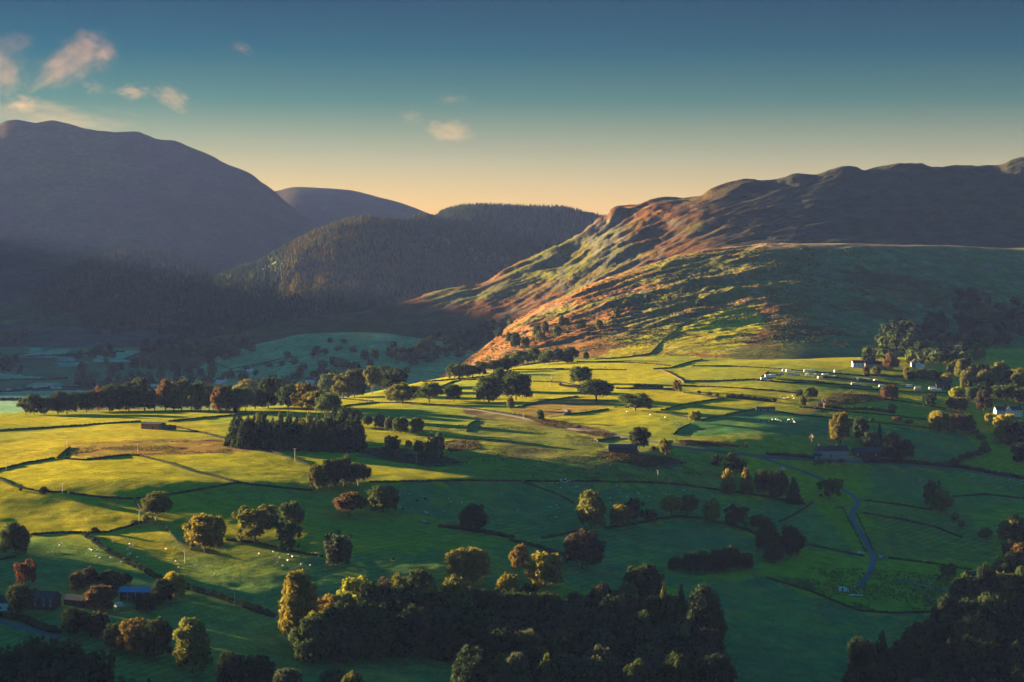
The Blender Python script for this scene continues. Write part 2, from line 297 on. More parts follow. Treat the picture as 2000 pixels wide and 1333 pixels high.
def terrain_mat(name, fine=.5, med=14.0, bump=.35, bdist=.25, stretch=(1, 1, 1), var=.35, lines=False):
    m = bpy.data.materials.new(name); m.use_nodes = True; t = m.node_tree; b = t.nodes['Principled BSDF']
    b.inputs['Roughness'].default_value = 1.0; b.inputs['Specular IOR Level'].default_value = 0
    a = t.nodes.new('ShaderNodeVertexColor'); a.layer_name = 'cover'
    g = t.nodes.new('ShaderNodeNewGeometry'); mp = t.nodes.new('ShaderNodeMapping'); mp.inputs['Scale'].default_value = stretch
    t.links.new(g.outputs['Position'], mp.inputs['Vector'])
    def nz(scale, det):
        n = t.nodes.new('ShaderNodeTexNoise'); n.inputs['Scale'].default_value = scale; n.inputs['Detail'].default_value = det; n.inputs['Roughness'].default_value = .6
        t.links.new(mp.outputs[0], n.inputs['Vector']); return n
    n1 = nz(1.0 / med, 5); n2 = nz(fine, 3)
    def mrange(n, lo, hi):
        r = t.nodes.new('ShaderNodeMapRange'); r.inputs['From Min'].default_value = .3; r.inputs['From Max'].default_value = .7
        r.inputs['To Min'].default_value = lo; r.inputs['To Max'].default_value = hi; t.links.new(n.outputs['Fac'], r.inputs['Value']); return r
    r1 = mrange(n1, 1 - var, 1 + var); r2 = mrange(n2, .7, 1.3)
    mu = t.nodes.new('ShaderNodeMath'); mu.operation = 'MULTIPLY'; t.links.new(r1.outputs[0], mu.inputs[0]); t.links.new(r2.outputs[0], mu.inputs[1])
    mm = t.nodes.new('ShaderNodeMix'); mm.data_type = 'RGBA'; mm.blend_type = 'MULTIPLY'; mm.inputs[0].default_value = 1
    t.links.new(a.outputs['Color'], mm.inputs[6]); t.links.new(mu.outputs[0], mm.inputs[7]); t.links.new(mm.outputs[2], b.inputs['Base Color'])
    if lines:
        rn = t.nodes.new('ShaderNodeVectorRotate'); rn.rotation_type = 'Z_AXIS'; big = nz(1.0 / 160, 1)
        rn.inputs['Angle'].default_value = .6; t.links.new(g.outputs['Position'], rn.inputs['Vector'])
        wv = t.nodes.new('ShaderNodeTexWave'); wv.inputs['Scale'].default_value = .055; wv.inputs['Distortion'].default_value = 5.0; wv.inputs['Detail'].default_value = 3; wv.inputs['Detail Scale'].default_value = .25
        t.links.new(rn.outputs[0], wv.inputs['Vector']); wr = t.nodes.new('ShaderNodeMapRange'); wr.inputs['To Min'].default_value = .84; wr.inputs['To Max'].default_value = 1.10; t.links.new(wv.outputs['Fac'], wr.inputs['Value'])
        m2 = t.nodes.new('ShaderNodeMix'); m2.data_type = 'RGBA'; m2.blend_type = 'MULTIPLY'; mk = t.nodes.new('ShaderNodeMapRange'); mk.inputs['From Min'].default_value = .42; mk.inputs['From Max'].default_value = .60; t.links.new(big.outputs['Fac'], mk.inputs['Value']); t.links.new(mk.outputs[0], m2.inputs[0]); t.links.new(mm.outputs[2], m2.inputs[6]); t.links.new(wr.outputs[0], m2.inputs[7]); t.links.new(m2.outputs[2], b.inputs['Base Color'])
    ad = t.nodes.new('ShaderNodeMath'); ad.operation = 'MULTIPLY_ADD'; ad.inputs[1].default_value = .6
    t.links.new(n2.outputs['Fac'], ad.inputs[0]); t.links.new(n1.outputs['Fac'], ad.inputs[2])
    bn = t.nodes.new('ShaderNodeBump'); bn.inputs['Strength'].default_value = bump; bn.inputs['Distance'].default_value = bdist
    t.links.new(ad.outputs[0], bn.inputs['Height']); t.links.new(bn.outputs[0], b.inputs['Normal'])
    return m
M_grass = terrain_mat('grassland', fine=.7, med=9, bump=.8, bdist=.6, var=.30, lines=True)
M_fell = terrain_mat('fell_ground', fine=.16, med=30, bump=.7, bdist=3.0, var=.35)
M_far = terrain_mat('far_mountain_ground', fine=.05, med=120, bump=.5, bdist=8.0, var=.25)

# ------------------------------------------------------------------ land cover map
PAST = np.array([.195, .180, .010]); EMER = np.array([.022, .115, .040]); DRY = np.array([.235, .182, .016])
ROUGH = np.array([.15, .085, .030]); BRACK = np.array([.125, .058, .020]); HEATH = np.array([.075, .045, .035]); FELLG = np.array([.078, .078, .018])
OLIVE = np.array([.085, .095, .03]); MOORC = np.array([.055, .042, .035])
COVER = [  # (colour, amount, picture polygon)
 (ROUGH, .9, [(140, 867), (250, 861), (420, 858), (470, 872), (500, 884), (400, 886), (300, 889), (250, 891), (118, 895)]),
 (HEATH, .95, [(690, 878), (760, 874), (850, 886), (905, 905), (860, 914), (760, 902), (690, 890)]),
 (HEATH, .8, [(860, 863), (925, 858), (940, 876), (880, 884)]),
 (ROUGH, .8, [(1005, 800), (1060, 786), (1130, 777), (1210, 785), (1150, 806), (1100, 812), (1060, 815), (1010, 808)]),
 (HEATH, .9, [(900, 798), (1000, 808), (1100, 824), (1210, 848), (1200, 857), (1080, 838), (940, 818)]),
 (HEATH, .95, [(1165, 880), (1300, 890), (1345, 905), (1260, 914), (1190, 900)]),
 (HEATH, .7, [(1000, 870), (1100, 878), (1095, 888), (1000, 888)]),
 (ROUGH, .8, [(1318, 858), (1420, 864), (1460, 876), (1380, 874)]),
 (ROUGH, .9, [(1585, 792), (1640, 768), (1720, 772), (1765, 778), (1640, 792), (1560, 802)]),
 (ROUGH, .6, [(1570, 800), (1620, 802), (1615, 810), (1560, 808)]),
 (ROUGH, .7, [(1500, 1120), (1560, 1126), (1600, 1148), (1530, 1140)]),
 (HEATH, .6, [(1600, 1170), (1680, 1180), (1660, 1215), (1600, 1200)]),
 (ROUGH, .6, [(60, 704), (190, 706), (190, 722), (80, 728)]),
 (HEATH, .7, [(1000, 880), (1060, 885), (1050, 892), (1000, 892)]),
 (EMER, .9, [(740, 945), (1022, 943), (1125, 985), (1140, 1035), (1050, 1052), (925, 1033), (780, 1000)]),
 (EMER, .8, [(1040, 945), (1330, 950), (1570, 990), (1480, 1046), (1375, 1014), (1290, 1015), (1137, 1034), (1125, 985)]),
 (EMER, .95, [(1137, 1037), (1290, 1018), (1375, 1018), (1480, 1050), (1560, 1090), (1450, 1110), (1250, 1150), (1090, 1140), (1050, 1060)]),
 (EMER, .9, [(1310, 1130), (1500, 1130), (1680, 1198), (1830, 1200), (1800, 1420), (1300, 1420)]),
 (EMER, .6, [(600, 1090), (1040, 1060), (1080, 1100), (1000, 1180), (600, 1180)]),
 (EMER, .8, [(1320, 830), (1480, 800), (1640, 818), (1620, 850), (1320, 850)]),
 (EMER, .8, [(1690, 830), (1900, 850), (1920, 890), (1870, 908), (1700, 900)]),
 (EMER, .7, [(1700, 915), (1860, 920), (2100, 945), (2100, 1000), (1860, 1000), (1690, 975)]),
 (EMER, .7, [(1500, 980), (1590, 980), (1680, 1090), (1580, 1070), (1500, 1050)]),
 (OLIVE, .7, [(1690, 980), (1900, 1010), (1960, 1100), (1700, 1090)]),
 (OLIVE, .5, [(940, 820), (1180, 850), (1400, 900), (1500, 970), (1350, 945), (900, 940), (840, 900)]),
 (DRY, .45, [(0, 845), (400, 820), (440, 856), (140, 866), (100, 895), (0, 917)]),
 (EMER, .4, [(500, 1070), (640, 1095), (560, 1180), (480, 1180), (380, 1150), (330, 1040)]),
 (EMER, .5, [(-60, 1050), (170, 1045), (310, 1130), (300, 1180), (-60, 1150)]),
]
MEAD = np.array([.15, .27, .15]); PALE = np.array([.27, .25, .18])
COVER += [(MEAD, .95, p) for p in ([(-30, 728), (0, 729), (90, 738), (40, 744), (-30, 743)], [(50, 750), (120, 746), (125, 754), (60, 756)], [(-30, 766), (60, 764), (200, 762), (240, 764), (160, 775), (-30, 780)], [(-30, 784), (60, 783), (160, 780), (200, 790), (100, 800), (-30, 810)],
  [(188, 690), (215, 686), (262, 686), (290, 694), (280, 706), (240, 708), (180, 706)], [(40, 672), (75, 674), (85, 684), (60, 686)], [(95, 684), (140, 682), (130, 692), (100, 694)], [(40, 694), (100, 692), (110, 698), (45, 700)], [(390, 650), (430, 650), (420, 660), (392, 660)], [(355, 744), (410, 744), (400, 756), (360, 758)], [(150, 768), (210, 770), (200, 776), (150, 776)], [(400, 778), (480, 774), (500, 786), (400, 790)])]
COVER += [(PALE, .8, p) for p in ([(325, 688), (360, 684), (358, 702), (330, 704)], [(105, 708), (170, 708), (170, 716), (110, 716)], [(55, 686), (100, 686), (100, 692), (50, 694)], [(110, 698), (150, 698), (150, 706), (112, 706)])]
def in_poly(x, y, poly):
    r = np.zeros(x.shape, bool); n = len(poly)
    for i in range(n):
        x1, y1 = poly[i]; x2, y2 = poly[(i + 1) % n]
        if y1 == y2: continue
        c = (y1 > y) != (y2 > y); r ^= c & (x < (x2 - x1) * (y - y1) / (y2 - y1) + x1)
    return r
def to_world_poly(p):
    out = []
    for i in range(len(p)):
        a, b = p[i], p[(i + 1) % len(p)]
        for t in (0, .25, .5, .75): out.append((a[0] + (b[0] - a[0]) * t, a[1] + (b[1] - a[1]) * t))
    q = hit([a[0] for a in out], [a[1] for a in out]); return [(a[0], a[1]) for a in q]
COVW = [(c, a, to_world_poly(p)) for c, a, p in COVER]
def paint(xy, base, polys, edge=5.0, seed=5):
    x = xy[:, 0] + edge * fbm(xy[:, 0], xy[:, 1], 14, 3, seed); y = xy[:, 1] + edge * 2.2 * fbm(xy[:, 0], xy[:, 1], 14, 3, seed + 3)
    for c, a, p in polys:
        px = [q[0] for q in p]; py = [q[1] for q in p]
        s = (x > min(px) - 1) & (x < max(px) + 1) & (y > min(py) - 1) & (y < max(py) + 1)
        if not s.any(): continue
        ins = np.zeros(len(x), bool); ins[s] = in_poly(x[s], y[s], p)
        aa = a * (0.75 + .35 * np.clip(fbm(x[ins], y[ins], 22, 3, 77) + .3, -1, 1)) if a else a
        base[ins] = base[ins] * (1 - np.clip(aa, 0, 1))[:, None] + c * np.clip(aa, 0, 1)[:, None]
    return base
def mixc(a, b, t): t = np.clip(t, 0, 1)[:, None]; return a * (1 - t) + b * t
def cols(u0, u1, step, lo, hi, big=60):
    a = np.arange(u0, u1 + .1, step); l = []; r = []
    p = u0
    while p > lo: big2 = max(big, (u0 - p) * .12); p -= big2; l.append(max(p, lo))
    p = u1
    while p < hi: big2 = max(big, (p - u1) * .12); p += big2; r.append(min(p, hi))
    return np.unique(np.concatenate([l[::-1], a, r]))
def terrain_obj(name, key, U, Dc, mat, colour, label):
    """Dc: distances, same for every bearing"""
    L = LAYERS[key]; UU, DD = np.meshgrid(U, Dc, indexing='ij'); Z = L.z(UU, DD)
    X = (UU - 1000) / F * DD; P = np.stack([X, DD, Z], -1).reshape(-1, 3)
    me = mesh_np(name, P, grid_faces(len(U), len(Dc)), True, [mat], colour(P, UU.ravel()))
    return link(name, me, kind='structure', label=label)

def dspace(*segs):
    out = []
    for d0, d1, n in segs: out.append(d0 * (d1 / d0) ** (np.arange(n) / n))
    out.append(np.array([segs[-1][1]])); return np.concatenate(out)
def c_ground(P, u):
    x, y = P[:, 0], P[:, 1]; n = len(x)
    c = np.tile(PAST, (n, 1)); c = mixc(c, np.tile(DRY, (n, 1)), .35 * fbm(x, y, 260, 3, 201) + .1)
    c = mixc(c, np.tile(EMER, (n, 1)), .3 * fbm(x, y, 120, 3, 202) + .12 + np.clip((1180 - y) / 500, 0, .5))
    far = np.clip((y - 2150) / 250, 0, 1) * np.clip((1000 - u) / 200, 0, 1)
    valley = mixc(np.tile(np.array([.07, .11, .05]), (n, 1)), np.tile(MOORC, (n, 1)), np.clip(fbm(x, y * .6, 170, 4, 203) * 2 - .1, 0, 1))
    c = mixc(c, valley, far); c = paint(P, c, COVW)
    return c
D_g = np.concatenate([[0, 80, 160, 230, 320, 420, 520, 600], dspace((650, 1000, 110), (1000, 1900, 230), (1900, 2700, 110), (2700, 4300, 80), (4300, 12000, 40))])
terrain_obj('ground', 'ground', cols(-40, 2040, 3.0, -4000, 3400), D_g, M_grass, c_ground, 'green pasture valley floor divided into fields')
def c_knoll(P, u):
    x, y = P[:, 0], P[:, 1]; n = len(x)
    return mixc(np.tile(np.array([.13, .20, .085]), (n, 1)), np.tile(BRACK * .9, (n, 1)), np.clip(fbm(x, y, 150, 4, 211) * 1.4 - .5, 0, .5))
terrain_obj('knoll', 'knoll', np.arange(-200, 1201, 4.0), dspace((2450, 3450, 110)), M_fell, c_knoll, 'low green grassy knoll rising behind the near fields')
terrain_obj('moor_ridge', 'moor', np.arange(-900, 701, 6.0), dspace((3800, 4800, 70)), M_fell,
            lambda P, u: mixc(np.tile(MOORC, (len(u), 1)), np.tile(BRACK * .6, (len(u), 1)), fbm(P[:, 0], P[:, 1], 130, 4, 214) + .3), 'dark heather ridge on the left valley floor')
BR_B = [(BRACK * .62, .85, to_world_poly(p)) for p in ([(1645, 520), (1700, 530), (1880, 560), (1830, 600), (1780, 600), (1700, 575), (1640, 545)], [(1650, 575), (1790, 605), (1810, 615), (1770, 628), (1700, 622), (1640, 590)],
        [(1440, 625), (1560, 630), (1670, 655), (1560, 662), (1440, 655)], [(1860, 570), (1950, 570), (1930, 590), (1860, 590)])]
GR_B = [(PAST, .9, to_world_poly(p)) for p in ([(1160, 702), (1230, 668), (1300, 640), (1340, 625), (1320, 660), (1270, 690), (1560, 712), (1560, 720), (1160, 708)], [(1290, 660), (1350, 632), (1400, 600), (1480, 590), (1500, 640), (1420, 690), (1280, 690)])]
def c_bench(P, u):
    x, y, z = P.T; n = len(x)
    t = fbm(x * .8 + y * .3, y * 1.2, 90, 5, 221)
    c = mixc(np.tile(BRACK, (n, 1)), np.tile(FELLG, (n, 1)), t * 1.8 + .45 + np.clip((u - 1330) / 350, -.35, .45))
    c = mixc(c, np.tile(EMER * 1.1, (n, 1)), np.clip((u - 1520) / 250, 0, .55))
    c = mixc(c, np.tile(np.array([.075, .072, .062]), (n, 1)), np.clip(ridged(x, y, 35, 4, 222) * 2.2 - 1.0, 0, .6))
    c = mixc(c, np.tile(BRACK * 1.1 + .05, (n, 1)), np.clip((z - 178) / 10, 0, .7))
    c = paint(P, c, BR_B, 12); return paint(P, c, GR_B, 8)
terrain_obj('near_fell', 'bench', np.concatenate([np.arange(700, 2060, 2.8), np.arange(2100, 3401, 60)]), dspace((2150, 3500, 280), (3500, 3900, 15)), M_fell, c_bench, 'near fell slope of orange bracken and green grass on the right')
def c_upper(P, u):
    x, y, z = P.T; n = len(x)
    t = fbm(x, y, 150, 5, 231)
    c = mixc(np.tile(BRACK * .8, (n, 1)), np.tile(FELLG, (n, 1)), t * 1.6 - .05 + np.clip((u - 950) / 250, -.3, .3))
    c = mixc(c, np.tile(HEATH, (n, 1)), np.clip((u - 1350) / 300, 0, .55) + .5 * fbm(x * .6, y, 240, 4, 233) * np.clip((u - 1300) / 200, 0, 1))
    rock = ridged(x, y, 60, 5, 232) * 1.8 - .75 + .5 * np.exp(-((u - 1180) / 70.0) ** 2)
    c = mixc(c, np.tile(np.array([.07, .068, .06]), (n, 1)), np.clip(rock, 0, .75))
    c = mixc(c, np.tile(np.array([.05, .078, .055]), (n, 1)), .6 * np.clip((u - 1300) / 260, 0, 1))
    return c * (.78 - .36 * np.clip((u - 1200) / 260, 0, 1))[:, None]  # darker towards the right: dark heather plus shade put into the colour
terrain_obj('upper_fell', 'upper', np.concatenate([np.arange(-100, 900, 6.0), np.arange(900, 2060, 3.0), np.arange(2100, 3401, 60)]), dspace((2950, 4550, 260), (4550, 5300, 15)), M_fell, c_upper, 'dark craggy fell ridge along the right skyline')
dk = np.array([.032, .042, .018])
def c_wood(P, u): n = len(u); return mixc(np.tile(dk, (n, 1)), np.tile(OLIVE * .9, (n, 1)), fbm(P[:, 0], P[:, 1], 120, 4, 241) * 1.3)
terrain_obj('wooded_hill', 'wooded', np.arange(-100, 1401, 5.0), dspace((3800, 5600, 150)), M_fell, c_wood, 'forested hill in the middle distance')
terrain_obj('forest_ridge', 'saddle', np.arange(700, 1701, 7.0), dspace((4800, 6500, 90)), M_fell, c_wood, 'forested skyline ridge behind the middle hill')
terrain_obj('small_hill', 'pike', np.arange(-300, 641, 7.0), dspace((4600, 5900, 80)), M_fell, c_wood, 'small wooded hill in the haze on the left')
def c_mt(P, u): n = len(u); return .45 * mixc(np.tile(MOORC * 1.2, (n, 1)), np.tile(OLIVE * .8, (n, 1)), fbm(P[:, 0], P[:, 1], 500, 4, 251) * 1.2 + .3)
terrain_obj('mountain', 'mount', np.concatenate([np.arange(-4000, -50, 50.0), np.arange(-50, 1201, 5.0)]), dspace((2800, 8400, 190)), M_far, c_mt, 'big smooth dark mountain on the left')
_gx, _gy = np.meshgrid(np.arange(-2500, -679, 20.0), np.arange(-200, 2101, 20.0), indexing='ij')
_gz = shade_spur_h(_gx, _gy) - 34 + 14 * np.exp(-((_gx + 1500) / 500) ** 2)
_P = np.stack([_gx, _gy, _gz], -1).reshape(-1, 3)
link('shade_spur', mesh_np('shade_spur', _P, grid_faces(*_gx.shape), True, [M_fell], mixc(np.tile(PAST, (len(_P), 1)), np.tile(BRACK, (len(_P), 1)), fbm(_P[:, 0], _P[:, 1], 120, 4, 123))), kind='structure', label='unseen spur added left of the fields to shade the foreground')
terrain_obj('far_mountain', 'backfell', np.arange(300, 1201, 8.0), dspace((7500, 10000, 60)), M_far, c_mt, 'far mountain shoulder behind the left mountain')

# ================================================================== things
# ------------------------------------------------------------------ foliage material (one per leaf colour family, real leaf colour)
LEAF = dict(green=(.048, .068, .017), dark=(.026, .040, .016), deep=(.017, .028, .016), gold=(.115, .098, .016), olive=(.072, .078, .018), yellow=(.20, .17, .016),
            orange=(.105, .074, .018), red=(.120, .050, .024), brown=(.072, .045, .020), grey=(.046, .056, .034), maroon=(.038, .034, .022), lime=(.13, .14, .018))
def leaf_mat(name, c):
    m = bpy.data.materials.new(name); m.use_nodes = True; t = m.node_tree; t.nodes.clear()
    o = t.nodes.new('ShaderNodeOutputMaterial'); d = t.nodes.new('ShaderNodeBsdfDiffuse'); tr = t.nodes.new('ShaderNodeBsdfTranslucent'); mi = t.nodes.new('ShaderNodeMixShader')
    mi.inputs[0].default_value = .32
    tcn = t.nodes.new('ShaderNodeTexCoord'); n = t.nodes.new('ShaderNodeTexNoise'); n.inputs['Scale'].default_value = 5.5; n.inputs['Detail'].default_value = 4
    oi = t.nodes.new('ShaderNodeObjectInfo'); av = t.nodes.new('ShaderNodeVectorMath'); av.operation = 'ADD'
    t.links.new(tcn.outputs['Object'], av.inputs[0]); t.links.new(oi.outputs['Location'], av.inputs[1]); t.links.new(av.outputs[0], n.inputs['Vector'])
    r = t.nodes.new('ShaderNodeValToRGB'); e = r.color_ramp.elements
    e[0].position = .32; e[0].color = (c[0] * .62, c[1] * .66, c[2] * .8, 1); e[1].position = .68; e[1].color = (min(c[0] * 1.5, .5), min(c[1] * 1.38, .5), c[2] * 1.15, 1)
    t.links.new(n.outputs['Fac'], r.inputs[0])
    hs = t.nodes.new('ShaderNodeHueSaturation'); rv = t.nodes.new('ShaderNodeMapRange'); rv.inputs['To Min'].default_value = .78; rv.inputs['To Max'].default_value = 1.22
    t.links.new(oi.outputs['Random'], rv.inputs['Value']); t.links.new(rv.outputs[0], hs.inputs['Value']); t.links.new(r.outputs[0], hs.inputs['Color'])
    t.links.new(hs.outputs[0], d.inputs['Color']); t.links.new(hs.outputs[0], tr.inputs['Color'])
    t.links.new(d.outputs[0], mi.inputs[1]); t.links.new(tr.outputs[0], mi.inputs[2]); t.links.new(mi.outputs[0], o.inputs['Surface'])
    return m
LM = {k: leaf_mat(k + '_foliage', v) for k, v in LEAF.items()}
M_bark = noisy(principled('bark', (.09, .07, .05)), 3, .6, 1.3, bump=.5, dist=.05)
M_bark_pale = noisy(principled('pale_bark', (.24, .20, .15)), 3, .6, 1.3, bump=.5, dist=.05)
M_stone = noisy(principled('dry_stone', (.035, .032, .028), 1.0, spec=0), 1.6, .45, 1.5, 6, .8, .3)
M_shadestone = noisy(principled('shaded_stone', (.013, .013, .010), 1.0, spec=0), .9, .4, 1.6, 6, .8, .3)  # wall stone near black, its shaded faces put into the colour
M_slate = noisy(principled('slate_roof', (.028, .033, .042), .8, spec=.05), 1.2, .7, 1.3, 5, .3, .1)
M_render = noisy(principled('pale_render', (.17, .175, .18)), .9, .85, 1.1)
M_white = noisy(principled('white_paint', (.50, .50, .50), .6), .8, .9, 1.05)
M_bluepanel = noisy(principled('blue_metal_roof', (.02, .11, .24), .6), .7, .8, 1.2)
M_timber = noisy(principled('weathered_timber', (.16, .115, .08)), 2, .6, 1.3, bump=.3, dist=.05)
M_pinkwall = noisy(principled('sandstone_wall', (.20, .11, .065)), 1.5, .7, 1.2, 5, .4, .1)
M_brownstone = noisy(principled('brown_stone', (.055, .034, .022), 1.0, spec=0), 1.5, .6, 1.3, 5, .4, .1)
M_darkwood = noisy(principled('dark_timber', (.035, .032, .032)), 1.2, .7, 1.3)
M_glass = principled('window_glass', (.03, .04, .05), .12, spec=.6)
M_tyre = principled('tyre_rubber', (.02, .02, .02), .8)
M_bluecar = principled('blue_car_paint', (.03, .07, .2), .25, spec=.5)
M_redcar = principled('red_car_paint', (.35, .04, .03), .25, spec=.5)
M_greycar = principled('silver_car_paint', (.3, .31, .32), .3, spec=.5)
M_greenpanel = noisy(principled('green_awning', (.05, .12, .10)), 1, .8, 1.2)
M_wool = noisy(principled('sheep_wool', (.62, .59, .52)), 4, .8, 1.1)
M_black = principled('black_face', (.03, .03, .03), .8)
M_cow = principled('dark_hide', (.03, .022, .018), .7)
M_road = noisy(principled('asphalt', (.05, .056, .066), .7), .5, .8, 1.2, 5, .2, .05)
M_track = noisy(principled('gravel_track', (.06, .048, .042)), .7, .7, 1.25, 5, .3, .1)
M_pole = noisy(principled('pole_wood', (.30, .27, .23)), 3, .7, 1.2)
M_wire = principled('wire', (.05, .05, .05), .9, spec=0)
M_dirt = noisy(principled('bare_earth', (.16, .115, .085)), .6, .6, 1.3, 5, .4, .3)

# ------------------------------------------------------------------ tree prototypes in unit size (height 1, spread 1)
def ico(sub=1):
    import bmesh
    bm = bmesh.new(); bmesh.ops.create_icosphere(bm, subdivisions=sub, radius=1); bm.verts.ensure_lookup_table()
    v = np.array([tuple(a.co) for a in bm.verts]); f = np.array([[b.index for b in a.verts] for a in bm.faces]); bm.free(); return v, f
ICO1, ICO2 = ico(1), ico(2)
def rand_dir(r, n):
    v = r.normal(size=(n, 3)); return v / np.linalg.norm(v, axis=1)[:, None]
def lobes(kind, r):
    C, R = [], []
    if kind in ('round', 'oval', 'spread'):
        cz, rz, rr, n, lr = dict(round=(.50, .45, .43, 74, .100), oval=(.50, .47, .40, 74, .092), spread=(.60, .32, .42, 52, .10))[kind]
        d = rand_dir(r, n * 2); d = d[d[:, 2] > -.75][:n]
        for q in d:
            k = r.uniform(.72, 1.0); s = lr * r.uniform(.7, 1.35)
            if q[2] < 0 and kind != 'spread': q = q * np.array([1, 1, .92]); q[:2] *= .86 / max(.3, math.hypot(q[0], q[1]))   # skirts hang low all round
            C.append((q[0] * rr * k, q[1] * rr * k, cz + q[2] * rz * k)); R.append(s)
        C += [(0, 0, cz), (.1, .05, cz + .1), (-.1, -.05, cz - .1), (.05, -.12, cz)]; R += [rr * .62] * 4
    elif kind == 'open':       # old oak with gaps between its clumps
        for i in range(46):
            a = i * 2.4 + r.uniform(-.3, .3); k = math.sqrt(r.uniform(.03, 1)) * .41; z = r.uniform(.24, .92) - (k / .41) ** 2 * .16
            C.append((k * math.cos(a), k * math.sin(a), z)); R.append(r.uniform(.055, .115))
        C += [(.05, .03, .5), (-.08, .04, .62), (.02, -.1, .55)]; R += [.17, .16, .16]
    elif kind == 'ragged':     # upright plumes
        for i in range(24):
            a = i * 2.4; k = math.sqrt(r.uniform(.02, 1)) * .37; top = r.uniform(.62, .97) - k * .4
            for j in range(4): C.append((k * math.cos(a) * (.7 + .1 * j), k * math.sin(a) * (.7 + .1 * j), top * (.35 + .2 * j))); R.append(.088 * r.uniform(.7, 1.25) * (1 - .10 * j))
    elif kind == 'conifer':
        for i in range(15):
            z = .07 + .9 * i / 14; rad_ = .44 * (1 - z) ** .85 + .02; n = max(1, int(9 * (1 - z) + 1.5))
            for j in range(n):
                a = 6.28 * j / n + r.uniform(-.3, .3); k = rad_ * r.uniform(.5, .95); C.append((k * math.cos(a), k * math.sin(a), z - k * .25)); R.append(.05 + rad_ * .22)
        C += [(0, 0, z) for z in (.15, .3, .45, .6, .75)]; R += [.26, .22, .17, .12, .07]
    elif kind == 'pine':       # plantation spruce: narrow, full to the ground
        for i in range(13):
            z = .05 + .9 * i / 12; rad_ = .42 * (1 - z) ** .55 + .03; n = max(2, int(8 * (1 - z) + 2))
            for j in range(n):
                a = 6.28 * j / n + r.uniform(-.4, .4); k = rad_ * r.uniform(.5, 1.0); C.append((k * math.cos(a), k * math.sin(a), z)); R.append(.055 + rad_ * .18)
        C += [(0, 0, z) for z in (.12, .3, .5, .7, .85)]; R += [.3, .28, .24, .17, .1]
    elif kind == 'cypress':
        for i in range(16):
            z = .03 + .93 * i / 15; rad_ = .44 * math.sin(math.pi * min(1, (1 - z) ** .75 * .62 + .02)) ** 1.0; n = 7
            for j in range(n):
                a = 6.28 * j / n + i * .5; k = rad_ * .82; C.append((k * math.cos(a), k * math.sin(a), z)); R.append(.04 + rad_ * .26)
        C += [(0, 0, z) for z in (.15, .3, .45, .6, .75)]; R += [.34, .3, .25, .18, .1]
    elif kind == 'bush':
        for i in range(16):
            d = rand_dir(r, 1)[0]; C.append((d[0] * .32, d[1] * .32, .42 + abs(d[2]) * .34 * r.uniform(.4, 1.1) - .1)); R.append(r.uniform(.13, .22))
        C.append((0, 0, .35)); R.append(.33)
    return np.array(C), np.array(R)
def crown_mesh(name, kind, seed, nleaf, size, core=.72):
    r = np.random.default_rng(seed); C, R = lobes(kind, r)
    w = R ** 2; k = r.choice(len(C), nleaf, p=w / w.sum()); d = rand_dir(r, nleaf)
    cen = C.mean(axis=0); out = C[k] - cen; out /= np.linalg.norm(out, axis=1)[:, None] + .05
    d = d + out * .55 + np.array([0, 0, .18]); d /= np.linalg.norm(d, axis=1)[:, None]
    p = C[k] + d * (R[k] * r.uniform(.78, 1.28, nleaf))[:, None]
    nrm = d + r.normal(size=(nleaf, 3)) * .55; nrm /= np.linalg.norm(nrm, axis=1)[:, None]
    t = np.cross(nrm, rand_dir(r, nleaf)); t /= np.linalg.norm(t, axis=1)[:, None]; b = np.cross(nrm, t)
    s = size * r.uniform(.6, 1.35, nleaf)[:, None]; asp = r.uniform(.5, .95, nleaf)[:, None]
    V4 = np.stack([p - t * s - b * s * asp * .3, p + b * s * asp * -.9, p + t * s + b * s * asp * .2, p + b * s * asp], 1).reshape(-1, 3)
    F4 = np.arange(nleaf * 4).reshape(-1, 4)
    # inner mass so that the crown is not see-through
    cv, cf = ICO1; vs = [V4]; fs = [F4]; off = len(V4)
    for c, q in zip(C, R):
        vv = cv * (1 + .12 * r.normal(size=(len(cv), 1))) * q * core + c; vs.append(vv); fs.append(np.concatenate([cf, cf[:, 2:3]], 1) + off); off += len(vv)
    return np.concatenate(vs), np.concatenate(fs)
def quads_to_mesh(name, v, f, mat):
    """faces of four; a repeated last corner means a triangle"""
    tri = f[f[:, 2] == f[:, 3]][:, :3]; qd = f[f[:, 2] != f[:, 3]]
    me = bpy.data.meshes.new(name); me.vertices.add(len(v)); me.vertices.foreach_set('co', np.asarray(v, np.float32).ravel())
    li = np.concatenate([qd.ravel(), tri.ravel()]).astype(np.int32); me.loops.add(len(li)); me.loops.foreach_set('vertex_index', li)
    st = np.concatenate([np.arange(len(qd)) * 4, len(qd) * 4 + np.arange(len(tri)) * 3]).astype(np.int32)
    me.polygons.add(len(st)); me.polygons.foreach_set('loop_start', st); me.update(calc_edges=True)
    me.polygons.foreach_set('use_smooth', np.zeros(len(st), bool))
    for m in (mat if isinstance(mat, (list, tuple)) else [mat]): me.materials.append(m)
    return me
